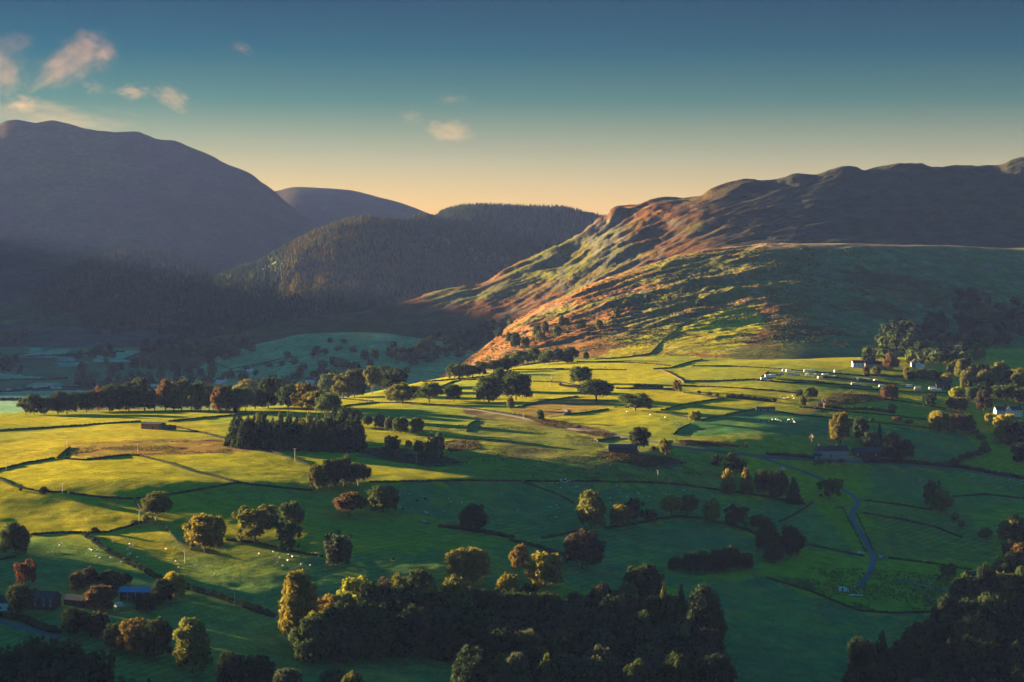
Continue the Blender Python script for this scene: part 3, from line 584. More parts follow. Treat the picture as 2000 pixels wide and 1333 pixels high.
def tube(path, radii, sides=5):
    path = np.asarray(path, float); n = len(path); vs = []
    for i in range(n):
        dr = path[min(i + 1, n - 1)] - path[max(i - 1, 0)]; dr /= np.linalg.norm(dr) + 1e-9
        a = np.cross(dr, (0, 1, 0.1)); a /= np.linalg.norm(a) + 1e-9; b = np.cross(dr, a)
        for k in range(sides): th = 2 * math.pi * k / sides; vs.append(path[i] + radii[i] * (math.cos(th) * a + math.sin(th) * b))
    fs = [[i * sides + k, i * sides + (k + 1) % sides, (i + 1) * sides + (k + 1) % sides, (i + 1) * sides + k] for i in range(n - 1) for k in range(sides)]
    fs.append([(n - 1) * sides, (n - 1) * sides + 1, (n - 1) * sides + 2, (n - 1) * sides + min(3, sides - 1)]); return np.array(vs), np.array(fs)
def join(parts):
    vs, fs, o = [], [], 0
    for v, f in parts: vs.append(v); fs.append(f + o); o += len(v)
    return np.concatenate(vs), np.concatenate(fs)
def trunk_parts(seed, kind):
    r = np.random.default_rng(seed)
    h = dict(conifer=.92, pine=.9, cypress=.8).get(kind, .55)
    P = [tube([(0, 0, -.05), (.006, 0, .12), (-.006, .008, h * .6), (.01, 0, h)], [.034, .022, .017, .006], 6)]
    if kind not in ('conifer', 'pine', 'cypress'):
        for i in range(6):
            a = i * 1.05 + r.uniform(-.3, .3); k = r.uniform(.24, .36); z0 = r.uniform(.16, .34); z1 = z0 + r.uniform(.2, .38)
            P.append(tube([(0, 0, z0), (k * .45 * math.cos(a), k * .45 * math.sin(a), (z0 + z1) / 2 + .03), (k * math.cos(a), k * math.sin(a), z1)], [.014, .009, .003], 4))
    return join(P)
def bare_parts(seed, depth=4, spread=.55):
    r = np.random.default_rng(seed); P = []
    def br(p, d, ln, rd, k):
        mid = p + d * ln * .5 + r.normal(size=3) * ln * .06; e = p + d * ln + r.normal(size=3) * ln * .05
        P.append(tube([p, mid, e], [rd, rd * .8, rd * .55], 4 if k > 1 else 3))
        if k == 0: return
        for _ in range(3 if k > 1 else 4):
            nd = d + r.normal(size=3) * spread; nd[2] = abs(nd[2]) * .7 + .12; nd /= np.linalg.norm(nd); br(e - d * ln * r.uniform(0, .3), nd, ln * r.uniform(.6, .82), rd * .55, k - 1)
    br(np.array([0, 0, -.04]), np.array([0, 0, 1.]), .3, .026, depth); v, f = join(P)
    v[:, 2] *= 1.0 / v[:, 2].max(); s = max(np.abs(v[:, :2]).max(), .01); v[:, :2] *= .5 / s; return v, f
KINDS_SPEC = dict(round=(5, 4200, .033), oval=(3, 4200, .033), spread=(2, 2800, .034), open=(4, 3200, .034), ragged=(3, 3400, .031), conifer=(2, 2400, .036), pine=(2, 2200, .036), cypress=(1, 2600, .030), bush=(2, 1100, .055))
CROWN, TRUNK = {}, {}
for kn, (nv, nl, sz) in KINDS_SPEC.items():
    CROWN[kn] = [crown_mesh(kn, kn, 500 + i * 7 + len(kn), nl, sz) for i in range(nv)]
    TRUNK[kn] = quads_to_mesh(kn + '_trunk', *trunk_parts(40 + len(kn), kn), M_bark)
TR_PALE = quads_to_mesh('pale_trunk', *trunk_parts(77, 'open'), M_bark_pale)
BARE = [bare_parts(3), bare_parts(8, 4, .7)]
BARE_ME = [quads_to_mesh('bare_branches', *b, M_bark_pale) for b in BARE]
_cm = {}
def crown_of(kind, i, colour):
    k = (kind, i % len(CROWN[kind]))
    if k not in _cm: _cm[k] = quads_to_mesh('%s_crown' % kind, *CROWN[kind][k[1]], LM['green'])
    return _cm[k]
def leaf_on(o, colour):      # same crown shape, leaf colour set on the object
    o.material_slots[0].link = 'OBJECT'; o.material_slots[0].material = LM[colour]; return o
NAME = dict(round='broadleaf_tree', oval='broadleaf_tree', spread='spreading_tree', open='oak_tree', ragged='tall_tree', conifer='conifer_tree', pine='spruce_tree', cypress='cypress_tree', bush='bush', bare='bare_tree')
TREES = []
def put_tree(x, y, z, wm, hm, kind, colour, label, group=None, cat=None):
    p = dict(label=label, category=cat or ('bush' if kind == 'bush' else 'conifer' if kind in ('conifer', 'pine', 'cypress') else 'oak tree' if kind == 'open' else 'tree'))
    if group: p['group'] = group
    rz = random.uniform(0, 6.28)
    if kind == 'bush':
        o = leaf_on(link(NAME[kind], crown_of(kind, random.randrange(9), colour), **p), colour); o.location = (x, y, z); o.rotation_euler = (0, 0, rz); o.scale = (wm, wm * .9, hm * 1.05)
    elif kind == 'bare':
        o = link(NAME[kind], random.choice(BARE_ME), **p); o.location = (x, y, z); o.rotation_euler = (0, 0, rz); o.scale = (wm, wm, hm)
    else:
        o = empty(NAME[kind], (x, y, z), rz, (wm * 1.03, wm * 1.03 * random.uniform(.9, 1.1), hm), **p)
        leaf_on(link('crown', crown_of(kind, random.randrange(9), colour), o), colour)
        link('trunk', TR_PALE if colour == 'gold' and kind == 'open' else TRUNK[kind], o)
    TREES.append(o); return o
def tree_px(u, vb, wpx, hpx, kind, colour, label, group=None, cat=None, dmin=640):
    x, y, z = hit(u, vb, dmin)[0]; s = y / F
    return put_tree(x, y, z - .15, wpx * s, hpx * s, kind, colour, label, group, cat)

T = [  # u, base row, width, height (picture px), shape, leaf colour, label
 (30, 1085, 62, 66, 'round', 'dark', 'round dark green tree at the left edge above the red tree'),
 (50, 1150, 46, 60, 'open', 'red', 'small tree with red autumn leaves above the left farmhouse'),
 (400, 1079, 82, 74, 'round', 'gold', 'broad golden green tree standing alone left of centre in the lit grass'),
 (305, 1019, 60, 60, 'spread', 'olive', 'yellow green tree at the lower corner of the oval walled field'),
 (498, 1062, 92, 80, 'open', 'olive', 'large open crowned oak beside the round golden tree'),
 (568, 1030, 60, 52, 'open', 'green', 'ragged oak just above the dark oak, right of the large open oak'),
 (563, 1077, 52, 60, 'open', 'dark', 'dark oak below the ragged oak on the field edge'),
 (660, 1108, 68, 78, 'ragged', 'grey', 'tall grey green tree with gaps above the big wood'),
 (683, 1009, 68, 47, 'spread', 'brown', 'wide russet red tree below the clump of dark trees'),
 (748, 1001, 60, 53, 'round', 'green', 'round green tree right of the wide russet tree'),
 (925, 1037, 58, 50, 'round', 'deep', 'dark tree in the hedge below the emerald sheep field'),
 (915, 1142, 90, 74, 'round', 'gold', 'rounded golden brown tree standing alone above the big wood'),
 (1015, 1116, 40, 52, 'oval', 'orange', 'slim bright orange tree behind the golden tree above the wood'),
 (1062, 1147, 82, 68, 'round', 'gold', 'golden topped tree on the upper edge of the big wood'),
 (1138, 1111, 84, 74, 'round', 'maroon', 'dark maroon green round tree standing alone in the emerald field'),
 (1155, 1036, 62, 76, 'oval', 'olive', 'tall green gold tree at the corner of the two emerald fields'),
 (1212, 1031, 50, 46, 'round', 'gold', 'low golden tree right of the tall green gold tree'),
 (1238, 1018, 40, 46, 'open', 'grey', 'thin greyish tree behind the low golden tree'),
 (1270, 1021, 30, 28, 'open', 'orange', 'small orange tree between the golden trees on the hedge'),
 (1312, 1012, 44, 46, 'spread', 'lime', 'yellow green tree with bare trunk on the curved hedge, left of its twin'),
 (1342, 1010, 48, 42, 'spread', 'olive', 'yellow green spreading tree on the curved hedge, right of its twin'),
 (1390, 1021, 38, 46, 'oval', 'lime', 'upright lime yellow tree on the curved hedge'),
 (1438, 1031, 48, 47, 'open', 'dark', 'dark grey green tree on the curved hedge'),
 (1485, 1041, 48, 36, 'spread', 'brown', 'low brownish tree at the right end of the curved hedge'),
 (1500, 1077, 50, 52, 'round', 'green', 'green tree at the left of the dark clump beside the lane field'),
 (1545, 1085, 54, 56, 'round', 'deep', 'dark round tree at the right of the clump beside the lane field'),
 (1512, 1098, 44, 36, 'round', 'dark', 'low dark tree in front of the clump beside the lane field'),
 (1421, 963, 36, 48, 'pine', 'gold', 'golden upright tree, left of the pair below the track'),
 (1457, 963, 30, 48, 'pine', 'gold', 'golden upright tree, right of the pair below the track'),
 (1490, 968, 40, 50, 'oval', 'dark', 'dark tree just right of the two golden upright trees'),
 (1520, 976, 46, 58, 'round', 'deep', 'large dark tree in the middle of the clump by the lane'),
 (1550, 982, 38, 50, 'conifer', 'deep', 'dark conifer at the right end of the clump by the lane'),
 (1622, 976, 50, 45, 'open', 'gold', 'golden tree with a pale trunk beside the bend of the lane'),
 (1823, 988, 42, 56, 'open', 'grey', 'grey green tree behind the bright yellow green tree on the right'),
 (1838, 1000, 46, 42, 'round', 'lime', 'bright yellow green tree in front of the grey green one on the right'),
 (1866, 1017, 20, 18, 'bush', 'gold', 'small golden bush below the bright yellow green tree'),
 (1878, 1030, 16, 14, 'bush', 'gold', 'tiny golden bush at the foot of the bush line'),
 (1925, 1052, 34, 24, 'bush', 'gold', 'wide golden bush near the right edge woods'),
 (1982, 1068, 70, 60, 'round', 'olive', 'big olive tree at the right edge lit from the left'),
 (1990, 1120, 44, 58, 'oval', 'brown', 'pinkish brown lit tree at the right edge'),
 (1852, 1132, 36, 34, 'open', 'olive', 'thin twiggy tree beside the wall in the dark right fields'),
 (1975, 1105, 40, 50, 'round', 'deep', 'dark tree between the lit trees at the right edge'),
 (620, 958, 42, 50, 'oval', 'olive', 'leftmost tree of the dark clump, lit on its left side'),
 (644, 953, 44, 56, 'round', 'dark', 'second tree from the left of the dark clump in the field'),
 (672, 951, 52, 60, 'round', 'dark', 'tallest middle tree of the dark clump in the field'),
 (700, 949, 52, 46, 'spread', 'dark', 'rightmost spreading tree of the dark clump in the field'),
 (1320, 1116, 36, 28, 'round', 'dark', 'leftmost low tree of the dark shelter belt in the emerald field'),
 (1350, 1118, 40, 38, 'round', 'deep', 'second tree from the left in the dark shelter belt'),
 (1377, 1118, 40, 40, 'round', 'dark', 'third tree from the left in the dark shelter belt'),
 (1402, 1117, 42, 42, 'round', 'maroon', 'fourth tree from the left in the dark shelter belt'),
 (1427, 1117, 46, 50, 'round', 'dark', 'tallest tree of the dark shelter belt, near its right end'),
 (1456, 1113, 32, 34, 'round', 'deep', 'last tree at the right end of the dark shelter belt'),
 (152, 1157, 34, 40, 'oval', 'brown', 'brownish tree left of the blue roofed barn'),
 (175, 1150, 36, 42, 'round', 'maroon', 'dull purple brown tree behind the blue roofed barn trees'),
 (215, 1153, 62, 40, 'round', 'dark', 'wide dark tree just behind the blue roofed barn'),
 (245, 1143, 26, 24, 'round', 'deep', 'small dark tree behind the left end of the blue roofed barn'),
 (195, 1197, 62, 54, 'round', 'brown', 'brown round tree in front of the farm, left of the blue roof'),
 (340, 1166, 48, 50, 'round', 'yellow', 'bright golden tree right of the blue roofed barn'),
 (316, 1180, 50, 46, 'round', 'deep', 'dark tree under the bright golden tree by the barn'),
 (285, 1195, 50, 36, 'round', 'deep', 'low dark tree in front of the blue roofed barn'),
 (40, 1200, 56, 60, 'round', 'dark', 'dark tree with a visible trunk beside the white cottage'),
 (145, 1240, 56, 54, 'round', 'deep', 'dark tree with a pale green top below the farmhouse'),
 (190, 1250, 52, 54, 'round', 'maroon', 'dark brown round tree below the farm, second from left'),
 (228, 1272, 50, 56, 'round', 'dark', 'dark tree left of the orange topped tree below the farm'),
 (268, 1280, 80, 72, 'round', 'orange', 'orange topped tree in the row below the farm'),
 (310, 1290, 60, 82, 'round', 'dark', 'tall dark tree right of the orange topped one'),
 (375, 1315, 84, 104, 'oval', 'olive', 'big tall tree with a gold lit top below the farm'),
 (450, 1345, 60, 74, 'round', 'deep', 'dark tree at the bottom edge right of the gold topped one'),
 (505, 1352, 70, 72, 'round', 'deep', 'dark wide tree at the bottom edge left of the big wood'),
 (560, 1372, 60, 66, 'round', 'grey', 'grey green tree at the bottom edge below the big wood'),
 (655, 1375, 70, 68, 'round', 'grey', 'greyish round tree at the bottom edge below the dark meadow'),
 (690, 1390, 50, 78, 'oval', 'olive', 'olive tree at the bottom edge below the dark meadow'),
 # big wood, trees one can pick out
 (582, 1262, 92, 146, 'oval', 'gold', 'largest golden brown tree at the left end of the big wood'),
 (612, 1292, 66, 96, 'oval', 'lime', 'tree with a yellow green top at the left corner of the big wood'),
 (640, 1245, 60, 84, 'round', 'orange', 'low orange tipped tree on the upper left edge of the wood'),
 (700, 1222, 92, 92, 'round', 'lime', 'bright yellow green crown on the upper edge of the wood'),
 (745, 1222, 60, 88, 'round', 'maroon', 'dull red brown crown beside the yellow green one in the wood'),
 (778, 1220, 76, 96, 'round', 'olive', 'olive crown with a lit top on the upper edge of the wood'),
 (822, 1220, 66, 106, 'oval', 'dark', 'tall dark crown rising above the upper edge of the wood'),
 (888, 1226, 72, 100, 'round', 'olive', 'pale olive crown below the orange brown tree'),
 (930, 1232, 60, 84, 'round', 'dark', 'dark crown below and right of the orange brown tree'),
 (990, 1228, 60, 106, 'oval', 'gold', 'golden lit crown left of the golden topped tree'),
 (1030, 1238, 60, 92, 'round', 'dark', 'dark crown beneath the golden topped tree'),
 (1170, 1242, 62, 100, 'conifer', 'brown', 'brown tinged conifer in the middle of the big wood'),
 (1258, 1178, 78, 76, 'round', 'dark', 'big dark round tree on the right upper edge of the wood'),
 (1226, 1202, 44, 66, 'round', 'olive', 'small pale tree left of the dark round tree at the wood edge'),
 (1297, 1204, 28, 64, 'conifer', 'olive', 'small pointed conifer with a lit tip at the wood edge'),
 (1331, 1206, 28, 66, 'conifer', 'dark', 'slim pointed conifer left of the big cypress'),
 (1374, 1246, 74, 102, 'cypress', 'deep', 'big dark pointed cypress at the right end of the wood'),
 (1332, 1300, 60, 100, 'conifer', 'olive', 'layered cedar in front of the big cypress'),
 (1075, 1254, 30, 76, 'cypress', 'green', 'narrow green cypress spire inside the wood'),
 (1112, 1262, 52, 80, 'conifer', 'dark', 'dark conifer right of the narrow cypress spire'),
 (1162, 1318, 26, 38, 'oval', 'yellow', 'small yellow tree deep inside the wood'),
 (1025, 1330, 70, 96, 'round', 'grey', 'grey green crown low in the wood below the spire'),
 (1070, 1385, 48, 106, 'oval', 'green', 'upright green crown at the bottom edge of the wood'),
 (1256, 1350, 46, 100, 'ragged', 'green', 'upright green crown at the bottom of the wood, left of its pair'),
 (1300, 1366, 62, 112, 'ragged', 'grey', 'upright grey green crown at the bottom of the wood, right of its pair'),
 (1374, 1330, 80, 102, 'round', 'maroon', 'big maroon crown at the lower right corner of the wood'),
 # plantation neighbours and middle fields
 (463, 872, 52, 60, 'pine', 'dark', 'broad ragged pine at the left end of the plantation'),
 (683, 834, 44, 38, 'round', 'dark', 'dark tree rising behind the plantation'),
 (718, 832, 20, 22, 'round', 'grey', 'small round tree right of the plantation, above the shaded slope'),
 (742, 838, 26, 28, 'round', 'dark', 'small dark tree between the plantation and the twin oaks'),
 (762, 844, 26, 30, 'oval', 'grey', 'left of the twin trees above the bracken patch'),
 (783, 848, 30, 34, 'round', 'green', 'right of the twin trees above the bracken patch'),
 (815, 849, 27, 34, 'round', 'green', 'neat egg shaped tree right of the twin trees'),
 (766, 881, 36, 32, 'open', 'dark', 'dark open tree at the left of the bracken patch'),
 (798, 878, 15, 19, 'spread', 'olive', 'tiny flat topped tree in the bracken patch'),
 (818, 886, 20, 26, 'round', 'dark', 'little dark tree in the bracken patch'),
 (851, 893, 34, 54, 'open', 'grey', 'tall thin leaved tree at the right of the bracken patch'),
 (838, 893, 18, 34, 'open', 'olive', 'slender thin tree beside the tall thin leaved one'),
 (785, 789, 64, 40, 'round', 'olive', 'dome shaped tree at the left of the row of field oaks'),
 (838, 786, 58, 38, 'spread', 'green', 'umbrella shaped tree with bare legs in the row of field oaks'),
 (886, 784, 36, 33, 'round', 'dark', 'neat dark tree at the right of the row of field oaks'),
 (955, 787, 60, 54, 'round', 'green', 'left part of the big dark domed clump in the bright field'),
 (1008, 781, 64, 56, 'round', 'dark', 'right part of the big dark domed clump in the bright field'),
 (980, 765, 50, 46, 'round', 'dark', 'tree behind the middle of the big dark domed clump'),
 (997, 801, 18, 25, 'oval', 'olive', 'small upright tree below the big dark domed clump'),
 (1133, 751, 44, 36, 'round', 'green', 'round tree just above the wide leaning tree in the bright field'),
 (1165, 784, 72, 44, 'spread', 'dark', 'wide low tree in the middle of the bright fields'),
 (1240, 803, 72, 38, 'open', 'green', 'wide many stemmed tree right of the wide low tree'),
 (1055, 823, 18, 22, 'oval', 'green', 'small round tree beside the long track'),
 (1323, 766, 20, 27, 'open', 'brown', 'small brown leaved tree on the bright field corner'),
 (1358, 826, 25, 24, 'round', 'lime', 'small bright green round tree at the field corner'),
 (1249, 876, 42, 42, 'round', 'dark', 'dark tree standing over the dark barn'),
 (1300, 889, 28, 34, 'open', 'gold', 'thin golden brown tree right of the dark barn'),
 (1276, 882, 12, 12, 'bush', 'dark', 'little dark bush right of the dark barn'),
 (1401, 911, 26, 24, 'open', 'dark', 'small dark tree below the track'),
 (1430, 920, 30, 34, 'round', 'dark', 'dark tree above the two golden upright trees'),
 (1446, 926, 26, 30, 'open', 'dark', 'darker smaller tree above the golden upright trees, nearer the track end'),
 (1562, 776, 17, 16, 'round', 'dark', 'small dark ball tree left of the pair in the golden field'),
 (1583, 779, 30, 23, 'round', 'green', 'larger tree of the pair in the golden field'),
 (1568, 795, 16, 22, 'oval', 'olive', 'thin little tree below the pair in the golden field'),
 (1738, 781, 36, 30, 'round', 'brown', 'brown green tree in front of the caravans'),
 (1815, 796, 30, 30, 'open', 'dark', 'dark open tree in the right hand fields'),
 (1743, 806, 18, 17, 'oval', 'olive', 'small hedgerow tree below the brown green one'),
 (1702, 824, 14, 9, 'bush', 'dark', 'small lone bush in the shaded right field'),
 (1752, 824, 22, 12, 'bush', 'brown', 'pale brown bush, left of two on the right field hedge'),
 (1776, 828, 20, 10, 'bush', 'brown', 'pale brown bush, right of two on the right field hedge'),
 (1641, 866, 46, 60, 'oval', 'gold', 'tall golden tree behind the left farm building'),
 (1681, 864, 36, 50, 'oval', 'dark', 'tall dark tree right of the golden one at the farm'),
 (1718, 878, 20, 52, 'conifer', 'deep', 'dark spire shaped conifer at the farm'),
 (1700, 878, 34, 34, 'round', 'deep', 'dark tree left of the spire conifer behind the farm'),
 (1742, 897, 42, 50, 'round', 'deep', 'very dark tree right of the right hand farm building'),
 (1768, 899, 38, 40, 'round', 'deep', 'outermost dark tree to the right of the farm'),
 (1757, 902, 22, 26, 'round', 'maroon', 'dull reddish round tree in front of the dark farm trees'),
 (1834, 842, 46, 40, 'round', 'gold', 'gold edged round tree on the right field corner'),
 (1866, 844, 36, 36, 'round', 'brown', 'brown tree right of the gold edged tree'),
 (1888, 846, 36, 38, 'round', 'dark', 'dark tree at the end of the clump before the white house'),
 (1965, 850, 46, 42, 'round', 'yellow', 'bright yellow tree in front of the white house'),
 (1957, 866, 32, 34, 'round', 'yellow', 'lower bright yellow tree in front of the white house'),
 (1931, 828, 17, 20, 'oval', 'yellow', 'small yellow tree left of the bright yellow ones'),
 (1986, 872, 50, 50, 'round', 'deep', 'dark tree at the right edge below the yellow trees'),
 (1996, 905, 40, 40, 'round', 'deep', 'dark crown at the very right edge under the yellow trees'),
 (1876, 806, 32, 30, 'round', 'brown', 'brown round tree above the gold edged clump'),
 (1868, 780, 28, 24, 'round', 'lime', 'pale green tree above the brown round tree'),
 (1858, 802, 22, 26, 'oval', 'green', 'green tree left of the brown round tree'),
 (1922, 804, 34, 42, 'oval', 'maroon', 'tall dark pointed tree left of the white house'),
 (1887, 765, 28, 38, 'round', 'olive', 'upright lit tree behind the caravan park'),
 (1925, 768, 46, 46, 'round', 'olive', 'large lit tree above the white house'),
 (1850, 745, 10, 14, 'oval', 'red', 'tiny red tree by the caravan park house'),
 (1739, 724, 34, 32, 'round', 'brown', 'round tree beside the village houses'),
 (1770, 737, 14, 20, 'oval', 'orange', 'small orange tree beyond the caravans'),
 (1692, 730, 16, 14, 'oval', 'brown', 'small reddish tree near the far cottages'),
 (1695, 733, 9, 8, 'bush', 'brown', 'tiny bush near the far cottages'),
 (1712, 733, 18, 18, 'round', 'olive', 'small olive tree near the far cottages'),
 (1145, 703, 14, 16, 'oval', 'green', 'small round tree at the foot of the fell'),
 (1365, 770, 10, 8, 'bush', 'dark', 'small bush in the middle of the bright fields'),
 (1385, 773, 14, 9, 'bush', 'dark', 'dark bush on the bright field wall'),
 (1401, 775, 10, 8, 'bush', 'brown', 'pale bush beside the dark bush on the wall'),
 (84, 965, 22, 17, 'bush', 'deep', 'dark thorn bush on the lower wall of the oval field'),
 (40, 959, 8, 8, 'bush', 'dark', 'tiny bush on the wall left of the thorn bush'),
 (185, 1040, 20, 12, 'bush', 'brown', 'brownish bush on the dark lower left hedge line'),
 (262, 1026, 22, 12, 'bush', 'olive', 'low bush left of the corner tree'),
 (285, 1022, 18, 20, 'bush', 'olive', 'rounded bush right under the corner tree'),
 (1592, 910, 12, 14, 'bush', 'gold', 'golden garden bush in front of the farm, leftmost'),
 (1604, 908, 14, 14, 'bush', 'gold', 'golden garden bush in front of the farm, middle'),
 (1620, 906, 12, 10, 'bush', 'olive', 'olive garden bush in front of the farm'),
 (1643, 905, 12, 11, 'bush', 'red', 'reddish garden bush in front of the farm'),
]
for t in T: tree_px(*t)
for u, vb, w_, h_, lb in [(1075, 757, 24, 28, 'bare dead tree in the bright field left of the round tree'), (1610, 797, 32, 26, 'bare grey tree in the rough patch below the golden field'),
                          (1585, 866, 22, 20, 'leafless reddish thorn above the left farm building'), (1330, 1090, 26, 22, 'bare thin tree on the top of the shelter belt'), (858, 895, 20, 46, 'bare stemmed sapling beside the tall thin leaved tree')]:
    tree_px(u, vb, w_, h_, 'bare', None, lb)

ORD = ['first', 'second', 'third', 'fourth', 'fifth', 'sixth', 'seventh', 'eighth', 'ninth', 'tenth', 'eleventh', 'twelfth', 'thirteenth', 'fourteenth', 'fifteenth', 'sixteenth',
       'seventeenth', 'eighteenth', 'nineteenth', 'twentieth', 'twenty-first', 'twenty-second', 'twenty-third', 'twenty-fourth', 'twenty-fifth', 'twenty-sixth', 'twenty-seventh', 'twenty-eighth', 'twenty-ninth', 'thirtieth']
CW = dict(green='green', dark='dark green', deep='very dark', gold='golden', olive='olive', yellow='yellow', orange='orange', red='red', brown='brown', grey='grey green', maroon='maroon', lime='yellow green')
KW = dict(round='round tree', oval='upright tree', spread='spreading tree', open='open oak', ragged='ragged tree', conifer='pointed conifer', pine='spruce', cypress='cypress', bush='bush')
def along(path, n):
    p = np.array(path, float); s = np.concatenate([[0], np.cumsum(np.hypot(*np.diff(p, axis=0).T))]); q = np.linspace(0, s[-1], n)
    return np.stack([np.interp(q, s, p[:, 0]), np.interp(q, s, p[:, 1])], 1)
def tree_row(path, n, w_, h_, kinds, colours, where, group, ju=4, jv=1.5, dmin=640):
    """a line of trees one can count, named in order from the left"""
    r = random.Random(len(where) * 31 + n); pts = along(path, n)
    q = sorted([(u + r.uniform(-ju, ju), v + r.uniform(-jv, jv)) for u, v in pts]); P = hit([a for a, b in q], [b for a, b in q], dmin)
    for i, (x, y, z) in enumerate(P):
        k = r.choice(kinds); c = r.choice(colours); s = y / F; ww = r.uniform(*w_) * s * 1.14; hh = r.uniform(*h_) * s * 1.14
        put_tree(x, y, z - .15, ww, hh, k, c, '%s %s %s %s' % (ORD[i], CW[c], KW[k], where), group)
B_, D_ = ['round', 'oval', 'open', 'round', 'spread'], ['dark', 'deep', 'dark', 'green']
# plantation
tree_row([(495, 866), (560, 862), (620, 862), (690, 862)], 12, (24, 38), (40, 62), ['pine', 'pine', 'conifer'], ['dark', 'olive', 'deep', 'dark'], 'from the left in the plantation back row', 'plantation spruces in the left fields', 3, 1)
tree_row([(485, 872), (560, 871), (630, 872), (695, 873)], 13, (24, 38), (40, 60), ['pine', 'pine', 'conifer'], ['dark', 'dark', 'deep', 'olive'], 'from the left in the plantation middle row', 'plantation spruces in the left fields', 3, 1)
tree_row([(478, 876), (540, 879), (610, 881), (692, 882)], 14, (22, 36), (36, 56), ['pine'], ['dark', 'deep', 'deep'], 'from the left in the plantation front row', 'plantation spruces in the left fields', 3, 1)
# big wood, by rows
WG = 'trees of the big wood at the bottom'
tree_row([(672, 1258), (800, 1250), (940, 1256), (1180, 1262), (1310, 1262)], 12, (58, 78), (66, 92), ['round', 'oval', 'round'], ['dark', 'deep', 'dark', 'dark'], 'from left, in the upper row of the big wood', WG, 8, 5)
tree_row([(610, 1300), (700, 1296), (820, 1288), (950, 1296), (1120, 1306), (1290, 1320)], 12, (56, 76), (60, 86), ['round', 'round', 'oval'], ['deep', 'dark', 'grey', 'dark'], 'from left, in the middle row of the big wood', WG, 8, 5)
tree_row([(920, 1372), (1000, 1384), (1130, 1392), (1220, 1396), (1400, 1388)], 7, (60, 76), (80, 100), ['round', 'oval', 'ragged'], ['deep', 'dark', 'grey'], 'from left, along the bottom edge of the big wood', WG, 8, 5)
tree_row([(660, 1238), (800, 1232), (950, 1240), (1080, 1236), (1200, 1236), (1290, 1240)], 12, (50, 66), (60, 84), ['round', 'oval', 'round'], ['deep', 'dark', 'dark', 'green'], 'from left, in the rearmost row of the big wood', WG, 8, 4)
tree_row([(625, 1278), (760, 1270), (900, 1275), (1080, 1284), (1240, 1290), (1370, 1286)], 13, (56, 76), (60, 86), ['round', 'round', 'oval'], ['deep', 'dark', 'dark', 'dark'], 'from left, in the inner row of the big wood', WG, 8, 5)
tree_row([(930, 1325), (1060, 1335), (1200, 1345), (1380, 1345)], 9, (58, 76), (66, 92), ['round', 'oval', 'round'], ['deep', 'dark', 'grey', 'deep'], 'from left, in the lower row of the big wood', WG, 8, 5)
tree_row([(1000, 1360), (1180, 1372), (1390, 1365)], 8, (60, 76), (66, 92), ['round', 'oval', 'round'], ['deep', 'dark', 'grey', 'green'], 'from left, just above the bottom edge in the big wood', WG, 8, 5)
# lower right wood
RG = 'trees of the dark wood at the lower right'
tree_row([(1950, 1160), (1985, 1170), (2010, 1180)], 3, (44, 56), (60, 84), ['conifer', 'round'], ['dark', 'deep'], 'from left, at the upper end of the lower right wood', RG)
tree_row([(1885, 1212), (1920, 1200), (1960, 1200), (2000, 1205)], 4, (50, 64), (58, 84), ['conifer', 'round', 'round'], ['dark', 'deep', 'olive'], 'from left, in the second row of the lower right wood', RG)
tree_row([(1820, 1262), (1860, 1245), (1920, 1245), (2000, 1250)], 6, (50, 66), (54, 80), ['round', 'conifer', 'round'], ['deep', 'dark', 'dark'], 'from left, in the third row of the lower right wood', RG)
tree_row([(1790, 1300), (1850, 1295), (1930, 1300), (2000, 1305)], 6, (52, 70), (56, 80), ['round', 'round', 'oval'], ['dark', 'deep', 'brown'], 'from left, in the fourth row of the lower right wood', RG)
tree_row([(1680, 1338), (1725, 1335), (1765, 1345), (1830, 1345), (1900, 1345), (1980, 1350)], 8, (52, 70), (68, 96), ['conifer', 'conifer', 'round'], ['dark', 'deep', 'deep'], 'from left, in the row along the bottom right edge', RG)
tree_row([(1660, 1392), (1740, 1396), (1850, 1396), (2000, 1400)], 8, (56, 74), (60, 86), ['conifer', 'round', 'round'], ['deep', 'dark', 'grey'], 'from left, cut by the bottom edge at the right', RG)
tree_row([(1850, 1275), (1930, 1275), (2005, 1278)], 5, (52, 66), (56, 76), ['round', 'oval', 'round'], ['deep', 'dark', 'deep'], 'from left, behind the fourth row at the lower right', RG)
tree_row([(1700, 1368), (1790, 1368), (1880, 1370), (1990, 1372)], 8, (54, 70), (60, 84), ['round', 'conifer', 'round'], ['deep', 'dark', 'deep'], 'from left, just above the bottom edge at the right', RG)
tree_row([(1900, 1182), (1950, 1180), (2010, 1150)], 5, (44, 58), (50, 70), ['round', 'conifer'], ['deep', 'dark', 'olive'], 'from left, at the top of the lower right wood', RG)
# lower left corner
tree_row([(30, 1348), (110, 1345), (190, 1368)], 6, (44, 58), (56, 80), ['ragged'], ['grey', 'deep', 'dark'], 'from left, in the middle of the lower left corner wood', 'ragged trees in the lower left corner')
tree_row([(20, 1325), (90, 1318), (150, 1325), (200, 1350)], 6, (44, 58), (60, 86), ['ragged'], ['grey', 'dark', 'grey'], 'from left, at the top of the lower left corner wood', 'ragged trees in the lower left corner')
tree_row([(0, 1372), (80, 1372), (160, 1378), (230, 1388), (300, 1398), (400, 1402)], 9, (46, 60), (60, 84), ['ragged'], ['grey', 'deep', 'grey'], 'from left, cut by the bottom edge at the lower left', 'ragged trees in the lower left corner')
